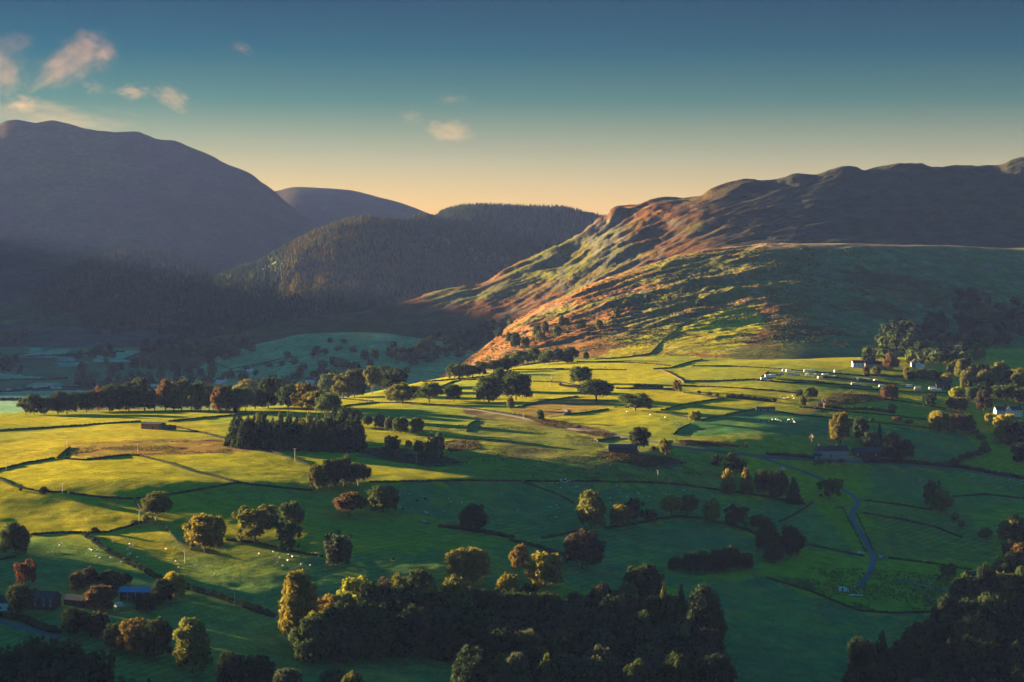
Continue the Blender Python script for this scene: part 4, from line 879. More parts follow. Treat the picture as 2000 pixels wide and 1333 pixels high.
# line on the crest at the left
tree_row([(50, 812), (100, 810), (170, 806)], 7, (26, 40), (26, 44), B_, ['green', 'olive', 'dark'], 'from left, on the crest left of the gap', 'trees on the far crest at the left')
tree_row([(178, 804), (250, 802), (330, 803), (420, 806), (480, 806)], 18, (32, 50), (34, 56), B_, ['dark', 'green', 'olive', 'brown', 'dark'], 'from left, in the long line behind the barn field', 'trees on the far crest at the left', 4, 2)
tree_row([(480, 800), (540, 792), (600, 800), (640, 812)], 9, (38, 56), (34, 52), B_, ['olive', 'dark', 'gold', 'dark', 'green'], 'from left, in the clump behind the plantation', 'trees behind the plantation', 5, 6)
tree_row([(645, 778), (690, 774), (740, 765), (770, 760)], 7, (34, 48), (36, 48), B_, ['dark', 'brown', 'green', 'olive'], 'from left, in the belt left of the bright crest field', 'trees left of the bright crest field', 5, 3)
tree_row([(885, 742), (940, 735), (1000, 722)], 7, (24, 36), (18, 28), B_, ['green', 'dark', 'olive'], 'from left, behind the bright crest field', 'trees along the foot of the fell')
tree_row([(1000, 716), (1060, 712), (1120, 708)], 9, (20, 30), (20, 30), B_, ['green', 'dark', 'green'], 'from left, in the copse at the foot of the fell', 'trees along the foot of the fell', 4, 2)
tree_row([(995, 680), (1020, 670), (1060, 665), (1100, 655)], 8, (12, 20), (18, 30), B_, ['green', 'dark', 'olive'], 'from left, scattered on the bracken slope above the copse', 'small trees scattered on the fell slope', 10, 12)
tree_row([(1100, 640), (1150, 650), (1205, 625), (1215, 600), (1330, 580), (1350, 575), (1365, 596)], 9, (10, 18), (10, 20), ['round', 'oval', 'bush'], ['green', 'dark', 'olive'], 'from left, on the steps of the fell slope', 'small trees scattered on the fell slope', 6, 6)
# right hand woods
tree_row([(1775, 745), (1800, 742), (1830, 745), (1845, 755)], 6, (16, 26), (14, 22), B_, ['olive', 'gold', 'dark'], 'from left, in the hedge behind the caravans', 'trees round the caravan park')
tree_row([(1860, 735), (1900, 745), (1950, 750), (1995, 760)], 8, (24, 36), (24, 40), B_, ['dark', 'deep', 'olive'], 'from left, in the upper row behind the white house', 'trees round the white house')
tree_row([(1900, 785), (1940, 782), (1975, 785), (2000, 792)], 6, (24, 36), (22, 34), B_, ['dark', 'deep', 'green'], 'from left, in the lower row beside the white house', 'trees round the white house')
tree_row([(1850, 912), (1880, 900), (1910, 890), (1928, 882), (1915, 862), (1905, 850)], 9, (16, 24), (10, 16), ['bush'], ['brown', 'dark', 'olive', 'gold'], 'from left, in the bushy hedge by the right hand lane', 'bushes of the right hand hedge', 2, 1)

# ------------------------------------------------------------------ far woods: one mass each
def wood_stuff(name, label, pts_px=None, P=None, wh=((8, 14), (8, 14)), kinds=('round',), colours=('dark',), nleaf=190, size=.080, seed=1, mid=None):
    r = np.random.default_rng(seed); P = hit(*pts_px) if P is None else P; mats = [LM[c] for c in colours]; protos = []
    for k in kinds:
        v, f = crown_mesh(k, k, seed + 3, nleaf, size, 1.15); nv = len(ICO1[0]); nf = len(ICO1[1])       # leaves plus the four inner masses
        fc = f[-4 * nf:] - (len(v) - 4 * nv) + nleaf * 4; protos.append((np.concatenate([v[:nleaf * 4], v[-4 * nv:]]), np.concatenate([f[:nleaf], fc])))
    VS, FS, MI, off = [], [], [], 0
    for (x, y, z) in P:
        v, f = protos[r.integers(len(protos))]; a = r.uniform(0, 6.28); w_, h_ = r.uniform(*wh[0]), r.uniform(*wh[1])
        q = np.empty_like(v); q[:, 0] = (v[:, 0] * math.cos(a) - v[:, 1] * math.sin(a)) * w_ + x; q[:, 1] = (v[:, 0] * math.sin(a) + v[:, 1] * math.cos(a)) * w_ + y; q[:, 2] = v[:, 2] * h_ + z - .3
        VS.append(q); FS.append(f + off); off += len(v); MI.append(np.full(len(f), r.integers(len(mats))))
    V_ = np.concatenate(VS); F_ = np.concatenate(FS); M_ = np.concatenate(MI); tri = F_[:, 2] == F_[:, 3]; me = quads_to_mesh(name, V_, F_, mats)
    me.polygons.foreach_set('material_index', np.concatenate([M_[~tri], M_[tri]]).astype(np.int32)); return link(name, me, kind='stuff', label=label)
def cone_stuff(name, label, P, hgt, wid, colours, seed=1):
    """forest of small conifers: two stacked ragged cones each"""
    r = np.random.default_rng(seed); n = len(P); mats = [LM[c] for c in colours]; S = 6
    a = 2 * np.pi * np.arange(S) / S; h_ = r.uniform(*hgt, n); w_ = r.uniform(*wid, n) * .5; ph = r.uniform(0, 6.28, n); vs = []
    for (z0, z1, k) in ((.05, .7, 1.0), (.4, 1.0, .68)):
        rr = w_[:, None] * k * r.uniform(.75, 1.25, (n, S)); zz = h_[:, None] * (z0 + r.uniform(-.06, .06, (n, S)))
        ring = np.stack([P[:, 0:1] + rr * np.cos(a + ph[:, None]), P[:, 1:2] + rr * np.sin(a + ph[:, None]), P[:, 2:3] + zz], -1)
        tip = np.stack([P[:, 0] + r.normal(0, .2, n), P[:, 1], P[:, 2] + h_ * z1], -1)[:, None]; vs.append(np.concatenate([ring, tip], 1))
    V_ = np.concatenate(vs, 1).reshape(-1, 3); m = 2 * (S + 1); base = np.arange(n)[:, None, None] * m; k = np.arange(S)
    t = np.stack([k, (k + 1) % S, np.full(S, S)], -1); t = np.concatenate([t, t + S + 1]); F_ = (base + t[None]).reshape(-1, 3)
    me = mesh_np(name, V_, F_, False, mats); me.polygons.foreach_set('material_index', np.repeat(r.integers(0, len(mats), n), 2 * S).astype(np.int32)); return link(name, me, kind='stuff', label=label)
def scatter_px(poly, n, seed, dmin=640):
    r = np.random.default_rng(seed); p = np.array(poly, float); u = r.uniform(p[:, 0].min(), p[:, 0].max(), n * 6); v = r.uniform(p[:, 1].min(), p[:, 1].max(), n * 6)
    k = in_poly(u, v, poly); return hit(u[k][:n], v[k][:n], dmin)
def scatter_layer(key, u0, u1, d0, d1, n, seed, cond=None):
    r = np.random.default_rng(seed); u = r.uniform(u0, u1, n); d = r.uniform(d0, d1, n); z = LAYERS[key].z(u, d); P = np.stack([(u - 1000) / F * d, d, z], 1)
    if cond is not None: P = P[cond(u, d, P)]
    return P[P[:, 2] >= Zall(1000 + F * P[:, 0] / P[:, 1], P[:, 1]) - 1.5]
cone_stuff('forest', 'conifer forest covering the middle hill', scatter_layer('wooded', 150, 1150, 4000, 5150, 29000, 5, lambda u, d, P: (u < 560) | (u > 770) | (d < 4350) | (fbm(P[:, 0], P[:, 1], 60, 3, 303) > .15)), (7, 13), (4.5, 8), ['dark', 'deep', 'dark'], 6)
cone_stuff('forest', 'conifers on the middle hill tinted gold for the sunlit patch', scatter_layer('wooded', 550, 780, 4330, 5000, 5200, 15), (7, 13), (4.5, 8), ['gold', 'brown', 'olive', 'orange', 'gold'], 16)  # gold leaf colours stand in for warm sunlight on this slope
cone_stuff('forest', 'conifers along the far skyline ridge', scatter_layer('saddle', 840, 1300, 5100, 5850, 8000, 7), (10, 20), (5, 8), ['dark', 'deep'], 8)
cone_stuff('forest', 'conifers on the small hazy hill', scatter_layer('pike', 60, 460, 4750, 5450, 6000, 9), (8, 14), (5, 9), ['dark', 'deep'], 10)
W1 = [([(130, 760), (170, 722), (260, 705), (330, 700), (420, 715), (480, 740), (480, 770), (300, 775)], 70), ([(350, 690), (420, 672), (480, 668), (490, 690), (430, 710), (360, 705)], 40), ([(-20, 700), (40, 700), (40, 735), (-20, 735)], 14),
      ([(280, 672), (380, 668), (380, 690), (280, 690)], 30), ([(150, 692), (230, 688), (220, 702), (150, 706)], 12), ([(0, 655), (60, 652), (60, 672), (0, 676)], 14), ([(170, 640), (480, 640), (480, 655), (170, 655)], 40)]
for i, (pl, n) in enumerate(W1):
    wood_stuff('woodland', ['woods of the left valley behind the crest line', 'woods at the left foot of the green knoll', 'dark trees at the far left edge of the valley', 'wood under the heather ridge', 'hedgerow trees between the pale far meadows', 'far trees at the left edge', 'trees along the top of the heather ridge'][i],
               P=scatter_px(pl, n, 20 + i, 1900), wh=((11, 20), (10, 19)), kinds=('round', 'oval'), colours=('dark', 'green', 'deep', 'maroon'), seed=30 + i)
wood_stuff('woodland', 'woods below the green knoll', P=scatter_px([(500, 760), (560, 730), (640, 715), (720, 700), (800, 690), (860, 700), (800, 735), (700, 755), (560, 775)], 55, 51, 1900), wh=((11, 19), (10, 18)), kinds=('round', 'oval'), colours=('dark', 'green', 'deep', 'olive'), seed=52)
wood_stuff('woodland', 'trees in the fold between the knoll and the fell', P=scatter_px([(740, 690), (850, 660), (930, 640), (1000, 620), (1010, 650), (940, 675), (900, 700), (800, 710)], 70, 53, 1900), wh=((9, 16), (9, 15)), kinds=('round', 'oval'), colours=('dark', 'green', 'deep'), seed=54)
wood_stuff('woodland', 'scattered trees on the green knoll', P=scatter_px([(480, 740), (560, 690), (600, 672), (700, 665), (760, 690), (640, 700), (560, 735)], 14, 57, 1900), wh=((8, 14), (8, 12)), kinds=('round',), colours=('dark', 'green'), seed=58)
wood_stuff('woodland', 'dark woods in the gully on the right', P=scatter_px([(1690, 712), (1720, 660), (1760, 640), (1850, 625), (1900, 610), (1960, 600), (2010, 600), (2010, 660), (1960, 690), (1900, 715), (1800, 722)], 150, 61, 1900), wh=((12, 21), (12, 20)), kinds=('round', 'oval'), colours=('deep', 'dark', 'green', 'deep'), seed=62)
wood_stuff('woodland', 'thin trees at the upper end of the right gully', P=scatter_px([(1870, 575), (1920, 575), (1950, 600), (1860, 612)], 22, 63, 1900), wh=((9, 14), (9, 14)), kinds=('round',), colours=('deep', 'dark'), seed=64)

# ------------------------------------------------------------------ dry stone walls, hedges, fences
def wall_obj(path, label, mat=None, hgt=1.2, wid=.6, name='dry_stone_wall', cat='wall', dmin=640):
    p = np.array(path, float); n = max(4, int(np.hypot(*np.diff(p, axis=0).T).sum() / 2.2)); q = along(path, n); P = hit(q[:, 0], q[:, 1], dmin)
    k = np.concatenate([[True], np.abs(np.diff(P[:, 1])) < 160]); P = P[k]
    if len(P) > 5: P[:, :2] = np.stack([np.convolve(np.pad(P[:, i], 2, mode='edge'), [.15, .2, .3, .2, .15], 'valid') for i in (0, 1)], 1)
    P[:, 2] = zxy(P[:, 0], P[:, 1]); r = np.random.default_rng(len(label)); n = len(P)
    T_ = np.gradient(P[:, :2], axis=0); T_ /= np.linalg.norm(T_, axis=1)[:, None] + 1e-9; N_ = np.stack([-T_[:, 1], T_[:, 0]], 1)
    sec = [(-.5, -.6), (-.46, .5), (-.30, .93), (0, 1.04), (.30, .93), (.46, .5), (.5, -.6)]; m = len(sec); Vv = np.zeros((n, m, 3))
    hh = hgt * (1 + .13 * r.normal(size=n)) * np.where(r.random(n) < .04, .55, 1)
    for j, (a, b) in enumerate(sec):
        jx = 1 + .12 * r.normal(size=n); Vv[:, j, :2] = P[:, :2] + N_ * (a * wid * jx)[:, None]; Vv[:, j, 2] = P[:, 2] + b * hh * (1 + .05 * r.normal(size=n))
    me = mesh_np(name, Vv.reshape(-1, 3), grid_faces(n, m), False, [mat or M_shadestone]); return link(name, me, label=label, category=cat, kind='thing')
def hedge_obj(path, label, colour='dark', hgt=3.0, wid=3.0, leaves=34, dmin=640):
    p = np.array(path, float); n = max(3, int(np.hypot(*np.diff(p, axis=0).T).sum() / 3)); q = along(path, n); P = hit(q[:, 0], q[:, 1], dmin); r = np.random.default_rng(len(label) * 7)
    P = P[np.concatenate([[True], np.abs(np.diff(P[:, 1])) < 160])]; vs, fs, off = [], [], 0; cv, cf = ICO1
    for x, y, z in P:
        h1 = hgt * r.uniform(.6, 1.25); w1 = wid * r.uniform(.7, 1.2); sx = max(w1, 3.4) * .62
        v = cv * (1 + .15 * r.normal(size=(len(cv), 1))) * (sx, w1 * .55, h1 * .52) + (x, y, z + h1 * .42); vs.append(v); fs.append(np.concatenate([cf, cf[:, 2:3]], 1) + off); off += len(v)
        d = rand_dir(r, leaves); c = d * (sx * 1.08, w1 * .62, h1 * .58) + (x, y, z + h1 * .45); t_ = rand_dir(r, leaves) * .34; b_ = np.cross(t_, d); v = np.stack([c - t_, c - b_ * .8, c + t_, c + b_ * .8], 1).reshape(-1, 3)
        vs.append(v); fs.append(np.arange(leaves * 4).reshape(-1, 4) + off); off += len(v)
    return link('hedge', quads_to_mesh('hedge', np.concatenate(vs), np.concatenate(fs), LM[colour]), label=label, category='hedge')
WALLS = [
 ([(-40, 845), (0, 842), (100, 836), (200, 829), (276, 824)], 'wall running left from the pink ended barn to the frame edge'),
 ([(328, 824), (400, 817), (480, 810), (560, 806)], 'wall running right from the pink ended barn to the tree line'),
 ([(330, 832), (380, 843), (440, 858)], 'wall slanting down from the barn to the plantation'),
 ([(-40, 926), (0, 918), (50, 906), (108, 896)], 'wall above the oval field at the left frame edge'),
 ([(110, 896), (160, 900), (200, 896), (247, 890), (275, 892)], 'top wall of the oval field under the rough strip'),
 ([(275, 892), (320, 903), (370, 920), (420, 932), (460, 943)], 'right hand wall of the oval field'),
 ([(-20, 930), (0, 938), (30, 952), (80, 962), (132, 963)], 'lower left wall of the oval field with a thorn bush'),
 ([(135, 965), (200, 973), (262, 976)], 'lower middle wall of the oval field'),
 ([(262, 976), (340, 966), (400, 956), (460, 945)], 'lower right wall of the oval field'),
 ([(262, 976), (270, 990), (280, 1000)], 'short wall between the oval field and the corner tree'),
 ([(460, 944), (500, 949), (560, 955), (612, 960)], 'wall from the oval field to the dark clump'),
 ([(500, 876), (530, 884), (560, 893), (608, 912)], 'wall from the plantation down to the dark clump'),
 ([(720, 943), (800, 942), (900, 940), (1018, 941)], 'wall above the left emerald sheep field'),
 ([(1024, 941), (1160, 942), (1250, 943), (1330, 948), (1400, 958), (1500, 971), (1575, 987)], 'long curved wall above the right emerald sheep field'),
 ([(640, 801), (680, 793), (730, 788), (800, 788), (860, 793), (925, 800), (1000, 810)], 'dark curved wall under the row of field oaks'),
 ([(620, 778), (670, 780), (730, 785)], 'short wall above the small bright wedge field'),
 ([(812, 748), (900, 741), (960, 735), (1000, 724)], 'upper wall of the brightest crest field'),
 ([(860, 757), (880, 748), (895, 744), (935, 742)], 'hedged wall slanting up to the crest field'),
 ([(1000, 723), (1085, 722), (1180, 723), (1225, 724)], 'upper wall of the bright field right of the big dark clump'),
 ([(1125, 708), (1200, 708), (1270, 711), (1312, 716)], 'highest thin wall across the bright field under the fell'),
 ([(1275, 722), (1312, 719), (1350, 707), (1374, 703)], 'wall climbing to the fell from the bright field junction'),
 ([(1350, 716), (1420, 716), (1500, 720), (1600, 728), (1700, 736)], 'long straight wall above the caravan field'),
 ([(1337, 746), (1400, 745), (1470, 742), (1515, 747), (1600, 750), (1680, 755)], 'wall under the caravan field'),
 ([(1330, 754), (1400, 757), (1450, 760), (1500, 763), (1555, 769)], 'wall under the long golden strip field'),
 ([(1040, 746), (1100, 748), (1130, 755)], 'short wall behind the dead tree'),
 ([(1335, 768), (1360, 771), (1405, 778)], 'thin wall between the two golden fields'),
 ([(1005, 798), (1060, 785), (1130, 775)], 'wall slanting up to the wide low tree'),
 ([(1290, 803), (1340, 790), (1390, 782), (1420, 779)], 'wall slanting up from the many stemmed tree'),
 ([(1100, 812), (1150, 806), (1190, 800)], 'wall left of the many stemmed tree'),
 ([(1280, 806), (1340, 815), (1355, 820)], 'wall right of the many stemmed tree'),
 ([(1362, 824), (1400, 815), (1450, 805), (1480, 799)], 'wall from the small bright green tree to the field shed'),
 ([(1315, 851), (1325, 840), (1350, 828)], 'curved wall below the small bright green tree'),
 ([(1508, 803), (1560, 812), (1630, 818)], 'wall right of the field shed'),
 ([(1560, 796), (1640, 804), (1700, 809), (1780, 817), (1822, 822)], 'long wall across the right fields below the bare tree'),
 ([(1632, 818), (1700, 825), (1820, 838)], 'wall above the farm trees'),
 ([(1640, 758), (1700, 762), (1780, 767), (1850, 769)], 'wall in front of the white caravans'),
 ([(1715, 780), (1760, 785), (1800, 791), (1850, 800)], 'wall below the brown green tree'),
 ([(1860, 971), (1925, 967), (2020, 977)], 'wall above the lit strip at the right edge'),
 ([(1687, 978), (1750, 986), (1825, 998)], 'wall between the two dark fields right of the lane'),
 ([(1685, 1003), (1760, 1016), (1830, 1032), (1880, 1052)], 'low wall across the dark field right of the lane'),
 ([(1575, 1064), (1625, 1075), (1688, 1088)], 'wall left of the lane end'),
 ([(1732, 1091), (1780, 1097), (1830, 1103), (1900, 1115)], 'wall right of the lane end'),
 ([(1495, 1129), (1580, 1155), (1640, 1180), (1680, 1195), (1750, 1199), (1822, 1197)], 'long curved wall under the parked white truck'),
 ([(1520, 1022), (1545, 1010), (1575, 992), (1590, 980)], 'pale wall down to the dark clump from the lane'),
 ([(60, 1046), (115, 1042), (170, 1042), (210, 1041), (250, 1030), (300, 1013)], 'wall across the dark field at the lower left'),
 ([(-30, 1099), (0, 1095), (32, 1089)], 'short wall under the dark tree at the left edge'),
 ([(315, 1020), (335, 1045), (350, 1062), (375, 1076)], 'pale broken wall running down from the corner tree'),
 ([(440, 1056), (500, 1061), (580, 1080), (632, 1089)], 'wall under the large open oak'),
 ([(1056, 1053), (1095, 1046), (1137, 1036)], 'short wall at the corner of the emerald fields'),
 ([(1180, 1033), (1240, 1025), (1290, 1014), (1330, 1010), (1375, 1014), (1420, 1025), (1460, 1036), (1482, 1049)], 'curved wall carrying the yellow green trees'),
 ([(410, 705), (450, 722), (500, 712), (560, 700)], 'dark wall across the green knoll'),
 ([(440, 735), (500, 715), (560, 706), (600, 712)], 'second wall low on the green knoll'),
 ([(1160, 703), (1220, 699), (1270, 692), (1290, 670), (1340, 630)], 'wall climbing the green foot of the fell'),
]
for i, (p, lb) in enumerate(WALLS): wall_obj(p, lb)
wall_obj([(1022, 943), (1060, 956), (1100, 972), (1124, 986)], 'pale stone wall dividing the two emerald sheep fields', M_stone)
wall_obj([(112, 895), (125, 884), (138, 874)], 'short sunlit wall at the left end of the rough strip', M_brownstone)
wall_obj([(1288, 723), (1310, 732), (1330, 743), (1337, 750)], 'brown sunlit wall running down to the small brown tree', M_brownstone)
wall_obj([(1478, 745), (1490, 735), (1502, 726)], 'pale sunlit wall beside the white motorhomes', M_brownstone)
wall_obj([(1163, 862), (1200, 857), (1212, 855)], 'bright sunlit sheep pen wall above the dark barn', M_brownstone)
wall_obj([(1162, 858), (1168, 864)], 'short sunlit end of the sheep pen wall', M_brownstone)
wall_obj([(1646, 990), (1655, 1012), (1668, 1035), (1680, 1058), (1692, 1082)], 'pale stone wall along the left side of the lane', M_stone, 1.3)
wall_obj([(1672, 1003), (1685, 1030), (1696, 1055), (1706, 1078)], 'pale stone wall along the right side of the lane', M_stone, 1.3)
wall_obj([(911, 846), (914, 832), (924, 825), (938, 822)], 'curved wall at the left end of the long track', M_stone)
HEDGES = [
 ([(1240, 757), (1270, 757), (1292, 758)], 'dark clipped hedge in the middle of the bright fields', 'dark', 3.5, 3),
 ([(1206, 760), (1235, 760), (1300, 761), (1316, 762)], 'low uneven hedge through the bright fields', 'dark', 1.8, 2),
 ([(1095, 754), (1115, 757), (1130, 758)], 'short dark hedge left of the wide low tree', 'deep', 3, 3),
 ([(1420, 778), (1450, 779), (1480, 782), (1512, 786)], 'tall bushy hedge under the golden strip field', 'dark', 4, 4),
 ([(1600, 795), (1640, 800), (1700, 801), (1745, 808)], 'dark bushy hedge across the right fields', 'dark', 3, 3),
 ([(1500, 889), (1560, 892), (1600, 897)], 'dark hedge along the lane left of the farm', 'deep', 2.2, 3),
 ([(1690, 903), (1800, 907), (1880, 915), (1940, 926), (2020, 940)], 'long dark hedge along the lane right of the farm', 'deep', 3, 4),
 ([(165, 1046), (180, 1056), (210, 1078), (260, 1105), (310, 1131)], 'dark hedge line in the lower left field, upper part', 'deep', 2.2, 2.5),
 ([(365, 1150), (420, 1166), (480, 1186), (535, 1206)], 'dark hedge line running into the big wood', 'deep', 2.6, 3.5),
 ([(0, 1205), (50, 1215), (80, 1228), (112, 1238)], 'dark hedge above the lower left lane', 'deep', 3, 4),
 ([(860, 1030), (900, 1035), (960, 1044), (1000, 1052)], 'scrubby hedge at the foot of the left emerald field', 'maroon', 2.2, 2.5),
 ([(1000, 1058), (1050, 1070), (1098, 1087)], 'scrubby dark hedge slanting to the dark maroon tree', 'maroon', 2.2, 2.5),
 ([(1330, 862), (1400, 868), (1440, 873)], 'brown bracken hedge above the track', 'brown', 1.5, 3),
 ([(1520, 742), (1580, 745), (1640, 752), (1700, 757)], 'low hedge inside the caravan field', 'olive', 1.5, 2),
 ([(1690, 733), (1760, 738), (1820, 742), (1850, 748)], 'hedge behind the caravans below the houses', 'dark', 2.5, 3),
 ([(1600, 737), (1660, 742), (1710, 748), (1750, 752)], 'bushy hedge between the rows of caravans', 'olive', 2.5, 3),
 ([(0, 767), (60, 762), (120, 758), (240, 758)], 'hedge beside the far valley road with white cars', 'deep', 3, 5),
 ([(0, 744), (90, 742), (130, 740)], 'far hedge across the pale left meadow', 'deep', 3, 5),
 ([(0, 782), (80, 781), (160, 782)], 'nearest hedge across the left valley meadow', 'deep', 3, 5),
 ([(45, 698), (100, 696), (170, 692), (240, 688)], 'thin dark hedge across the palest left meadows', 'deep', 3, 6),
]
for p, lb, c, hg, wd in HEDGES: hedge_obj(p, lb, c, hg, wd)
def box(x0, x1, y0, y1, z0, z1):
    v = np.array([(x0, y0, z0), (x1, y0, z0), (x1, y1, z0), (x0, y1, z0), (x0, y0, z1), (x1, y0, z1), (x1, y1, z1), (x0, y1, z1)], float)
    return v, np.array([(0, 3, 2, 1), (4, 5, 6, 7), (0, 1, 5, 4), (1, 2, 6, 5), (2, 3, 7, 6), (3, 0, 4, 7)])
POST = quads_to_mesh('fence_post', *join([box(-.09, .09, -.09, .09, -.3, 1.25)]), M_timber)
def fence_obj(path, label, step=4.5):
    q = along(path, 60); P = hit(q[:, 0], q[:, 1]); s = np.concatenate([[0], np.cumsum(np.hypot(*np.diff(P[:, :2], axis=0).T))]); n = int(s[-1] / step) + 1; t = np.linspace(0, s[-1], n)
    X, Y = np.interp(t, s, P[:, 0]), np.interp(t, s, P[:, 1]); Z = zxy(X, Y); r = empty('post_and_wire_fence', (X[0], Y[0], Z[0]), label=label, category='fence')
    for x, y, z in zip(X, Y, Z): o = link('post', POST, r); o.location = (x - X[0], y - Y[0], z - Z[0])
    R_ = [tube([(x - X[0], y - Y[0], z - Z[0] + hh) for x, y, z in zip(X, Y, Z)], [.025] * n, 3) for hh in (.5, 1.1)]
    link('wire', quads_to_mesh('wire', *join(R_), M_wire), r)
fence_obj([(720, 996), (775, 1001), (825, 1021), (880, 1030)], 'post and wire fence below the left emerald sheep field')
fence_obj([(142, 868), (250, 865), (330, 861), (405, 857)], 'thin post and wire fence above the rough strip')
fence_obj([(1590, 800), (1640, 775), (1665, 762)], 'fence beside the rough patch below the golden field')

# ------------------------------------------------------------------ road, track, lane
def ribbon(name, path, wid, mat, label, lift=.22, dmin=640):
    p = np.array(path, float); q = along(path, max(6, int(np.hypot(*np.diff(p, axis=0).T).sum() / 2))); P = hit(q[:, 0], q[:, 1], dmin); P = P[np.concatenate([[True], np.abs(np.diff(P[:, 1])) < 120])]
    P[:, :2] = np.stack([np.convolve(np.pad(P[:, i], 4, mode='reflect', reflect_type='odd'), np.ones(9) / 9, 'valid') for i in (0, 1)], 1); n = len(P)
    T_ = np.gradient(P[:, :2], axis=0); T_ /= np.linalg.norm(T_, axis=1)[:, None] + 1e-9; N_ = np.stack([-T_[:, 1], T_[:, 0]], 1); V_ = []
    ts = [-1.12, -1, -.4, 0, .4, 1, 1.12]
    for a in ts:
        xy = P[:, :2] + N_ * a * wid / 2; z = zxy(xy[:, 0], xy[:, 1]) + (lift if abs(a) <= 1 else -.3); V_.append(np.column_stack([xy, z]))
    me = mesh_np(name, np.stack(V_, 1).reshape(-1, 3), grid_faces(n, len(ts)), True, [mat]); return link(name, me, kind='structure', label=label)
ribbon('lane', [(1480, 893), (1520, 905), (1580, 925), (1630, 947), (1655, 960), (1672, 972), (1678, 984), (1670, 994), (1662, 1003), (1668, 1020), (1685, 1048), (1700, 1072), (1706, 1092), (1702, 1112), (1690, 1132), (1676, 1150)], 3.8, M_road, 'blue grey lane curving down between stone walls on the right')
ribbon('track', [(868, 792), (930, 800), (1000, 812), (1060, 824), (1130, 840), (1200, 850), (1260, 861), (1320, 872), (1400, 882), (1460, 888), (1500, 894)], 6.5, M_track, 'gravel track running across the middle fields')
ribbon('road', [(1500, 894), (1560, 896), (1640, 901), (1720, 905), (1800, 910), (1880, 919), (1950, 931), (2040, 948)], 4.5, M_road, 'narrow road in front of the farm')
ribbon('road', [(-30, 1208), (30, 1222), (70, 1234), (115, 1245)], 5, M_road, 'narrow lane at the lower left')
ribbon('path', [(1075, 802), (1100, 798), (1112, 803), (1105, 810), (1070, 815)], 2.5, M_track, 'curved grass path in the rough patch')
ribbon('path', [(1750, 1131), (1800, 1143), (1850, 1155), (1920, 1165)], 4, M_dirt, 'muddy track through the dark right field')
ribbon('road', [(1590, 741), (1680, 746), (1760, 752), (1850, 757)], 3.5, M_track, 'drive through the caravan park')

# ------------------------------------------------------------------ rushes, bracken tufts and molehill-sized roughness
def tufts(name, label, P, colours, wh, seed):
    r = np.random.default_rng(seed); n = len(P); k = 9; a = r.uniform(0, 6.28, (n, k)); rr = r.uniform(0, .5, (n, k)) * r.uniform(*wh[0], (n, 1)); hh = r.uniform(.5, 1.1, (n, k)) * r.uniform(*wh[1], (n, 1))
    bx_ = P[:, None, 0] + rr * np.cos(a); by = P[:, None, 1] + rr * np.sin(a); w_ = .22 * (wh[0][1]) * r.uniform(.6, 1.3, (n, k)); th = r.uniform(0, 6.28, (n, k)); z = P[:, None, 2] - .15
    lean = r.normal(0, .18, (n, k, 2)); v = np.stack([np.stack([bx_ - w_ * np.cos(th), by - w_ * np.sin(th), z + 0 * bx_], -1), np.stack([bx_ + w_ * np.cos(th), by + w_ * np.sin(th), z + 0 * bx_], -1),
        np.stack([bx_ + w_ * .7 * np.cos(th) + lean[..., 0], by + w_ * .7 * np.sin(th) + lean[..., 1], z + hh], -1), np.stack([bx_ - w_ * .7 * np.cos(th) + lean[..., 0], by - w_ * .7 * np.sin(th) + lean[..., 1], z + hh * .9], -1)], 2).reshape(-1, 3)
    me = quads_to_mesh(name, v, np.arange(len(v)).reshape(-1, 4), [LM[c] for c in colours]); me.polygons.foreach_set('material_index', np.repeat(r.integers(0, len(colours), n), k).astype(np.int32)); return link(name, me, kind='stuff', label=label)
def tuft_px(poly, n, seed, dmin=640, thr=-.1):
    P = scatter_px(poly, n, seed, dmin); return P[fbm(P[:, 0], P[:, 1], 25, 3, seed) > thr]
tufts('rushes', 'clumps of rushes in the rough middle field', tuft_px([(840, 830), (940, 822), (1200, 862), (1180, 900), (1330, 905), (1480, 950), (1500, 968), (1330, 945), (1100, 938), (860, 905), (760, 900)], 5200, 1), ['olive', 'brown', 'green'], ((.5, 1.3), (.3, .7)), 1)
tufts('bracken', 'brown bracken beds in the middle fields', np.concatenate([tuft_px(c, n, 7 + i, thr=-.5) for i, (c, n) in enumerate([([(690, 878), (760, 874), (850, 886), (905, 905), (860, 914), (760, 902)], 1500), ([(1165, 882), (1300, 892), (1345, 905), (1260, 914), (1190, 900)], 1300), ([(1000, 808), (1100, 824), (1200, 850), (1190, 857), (1080, 836)], 1200),
   ([(1590, 790), (1640, 768), (1720, 772), (1765, 778), (1640, 792)], 1100), ([(1318, 860), (1460, 866), (1460, 876), (1340, 870)], 700), ([(860, 863), (925, 858), (940, 876), (880, 884)], 500)])]), ['brown', 'maroon', 'brown', 'olive'], ((.8, 2.0), (.5, 1.1)), 2)
tufts('rushes', 'dry tussocks in the rough strip above the oval field', tuft_px([(140, 867), (420, 860), (470, 872), (440, 885), (250, 890), (120, 894)], 2600, 31), ['brown', 'olive', 'gold'], ((.5, 1.3), (.3, .7)), 3)
tufts('rushes', 'dark rushes in the lower right fields', tuft_px([(1500, 1110), (1700, 1110), (1900, 1130), (1850, 1190), (1700, 1195), (1560, 1150)], 2600, 33), ['brown', 'olive', 'green'], ((.6, 1.5), (.3, .8)), 4)
tufts('bracken', 'bracken and gorse clumps over the fell slope', (lambda P: P[fbm(P[:, 0], P[:, 1], 40, 3, 5) > -.1])(scatter_layer('bench', 900, 1700, 2400, 3050, 9000, 35)), ['brown', 'orange', 'olive', 'dark'], ((1.5, 3.5), (.7, 1.6)), 5)

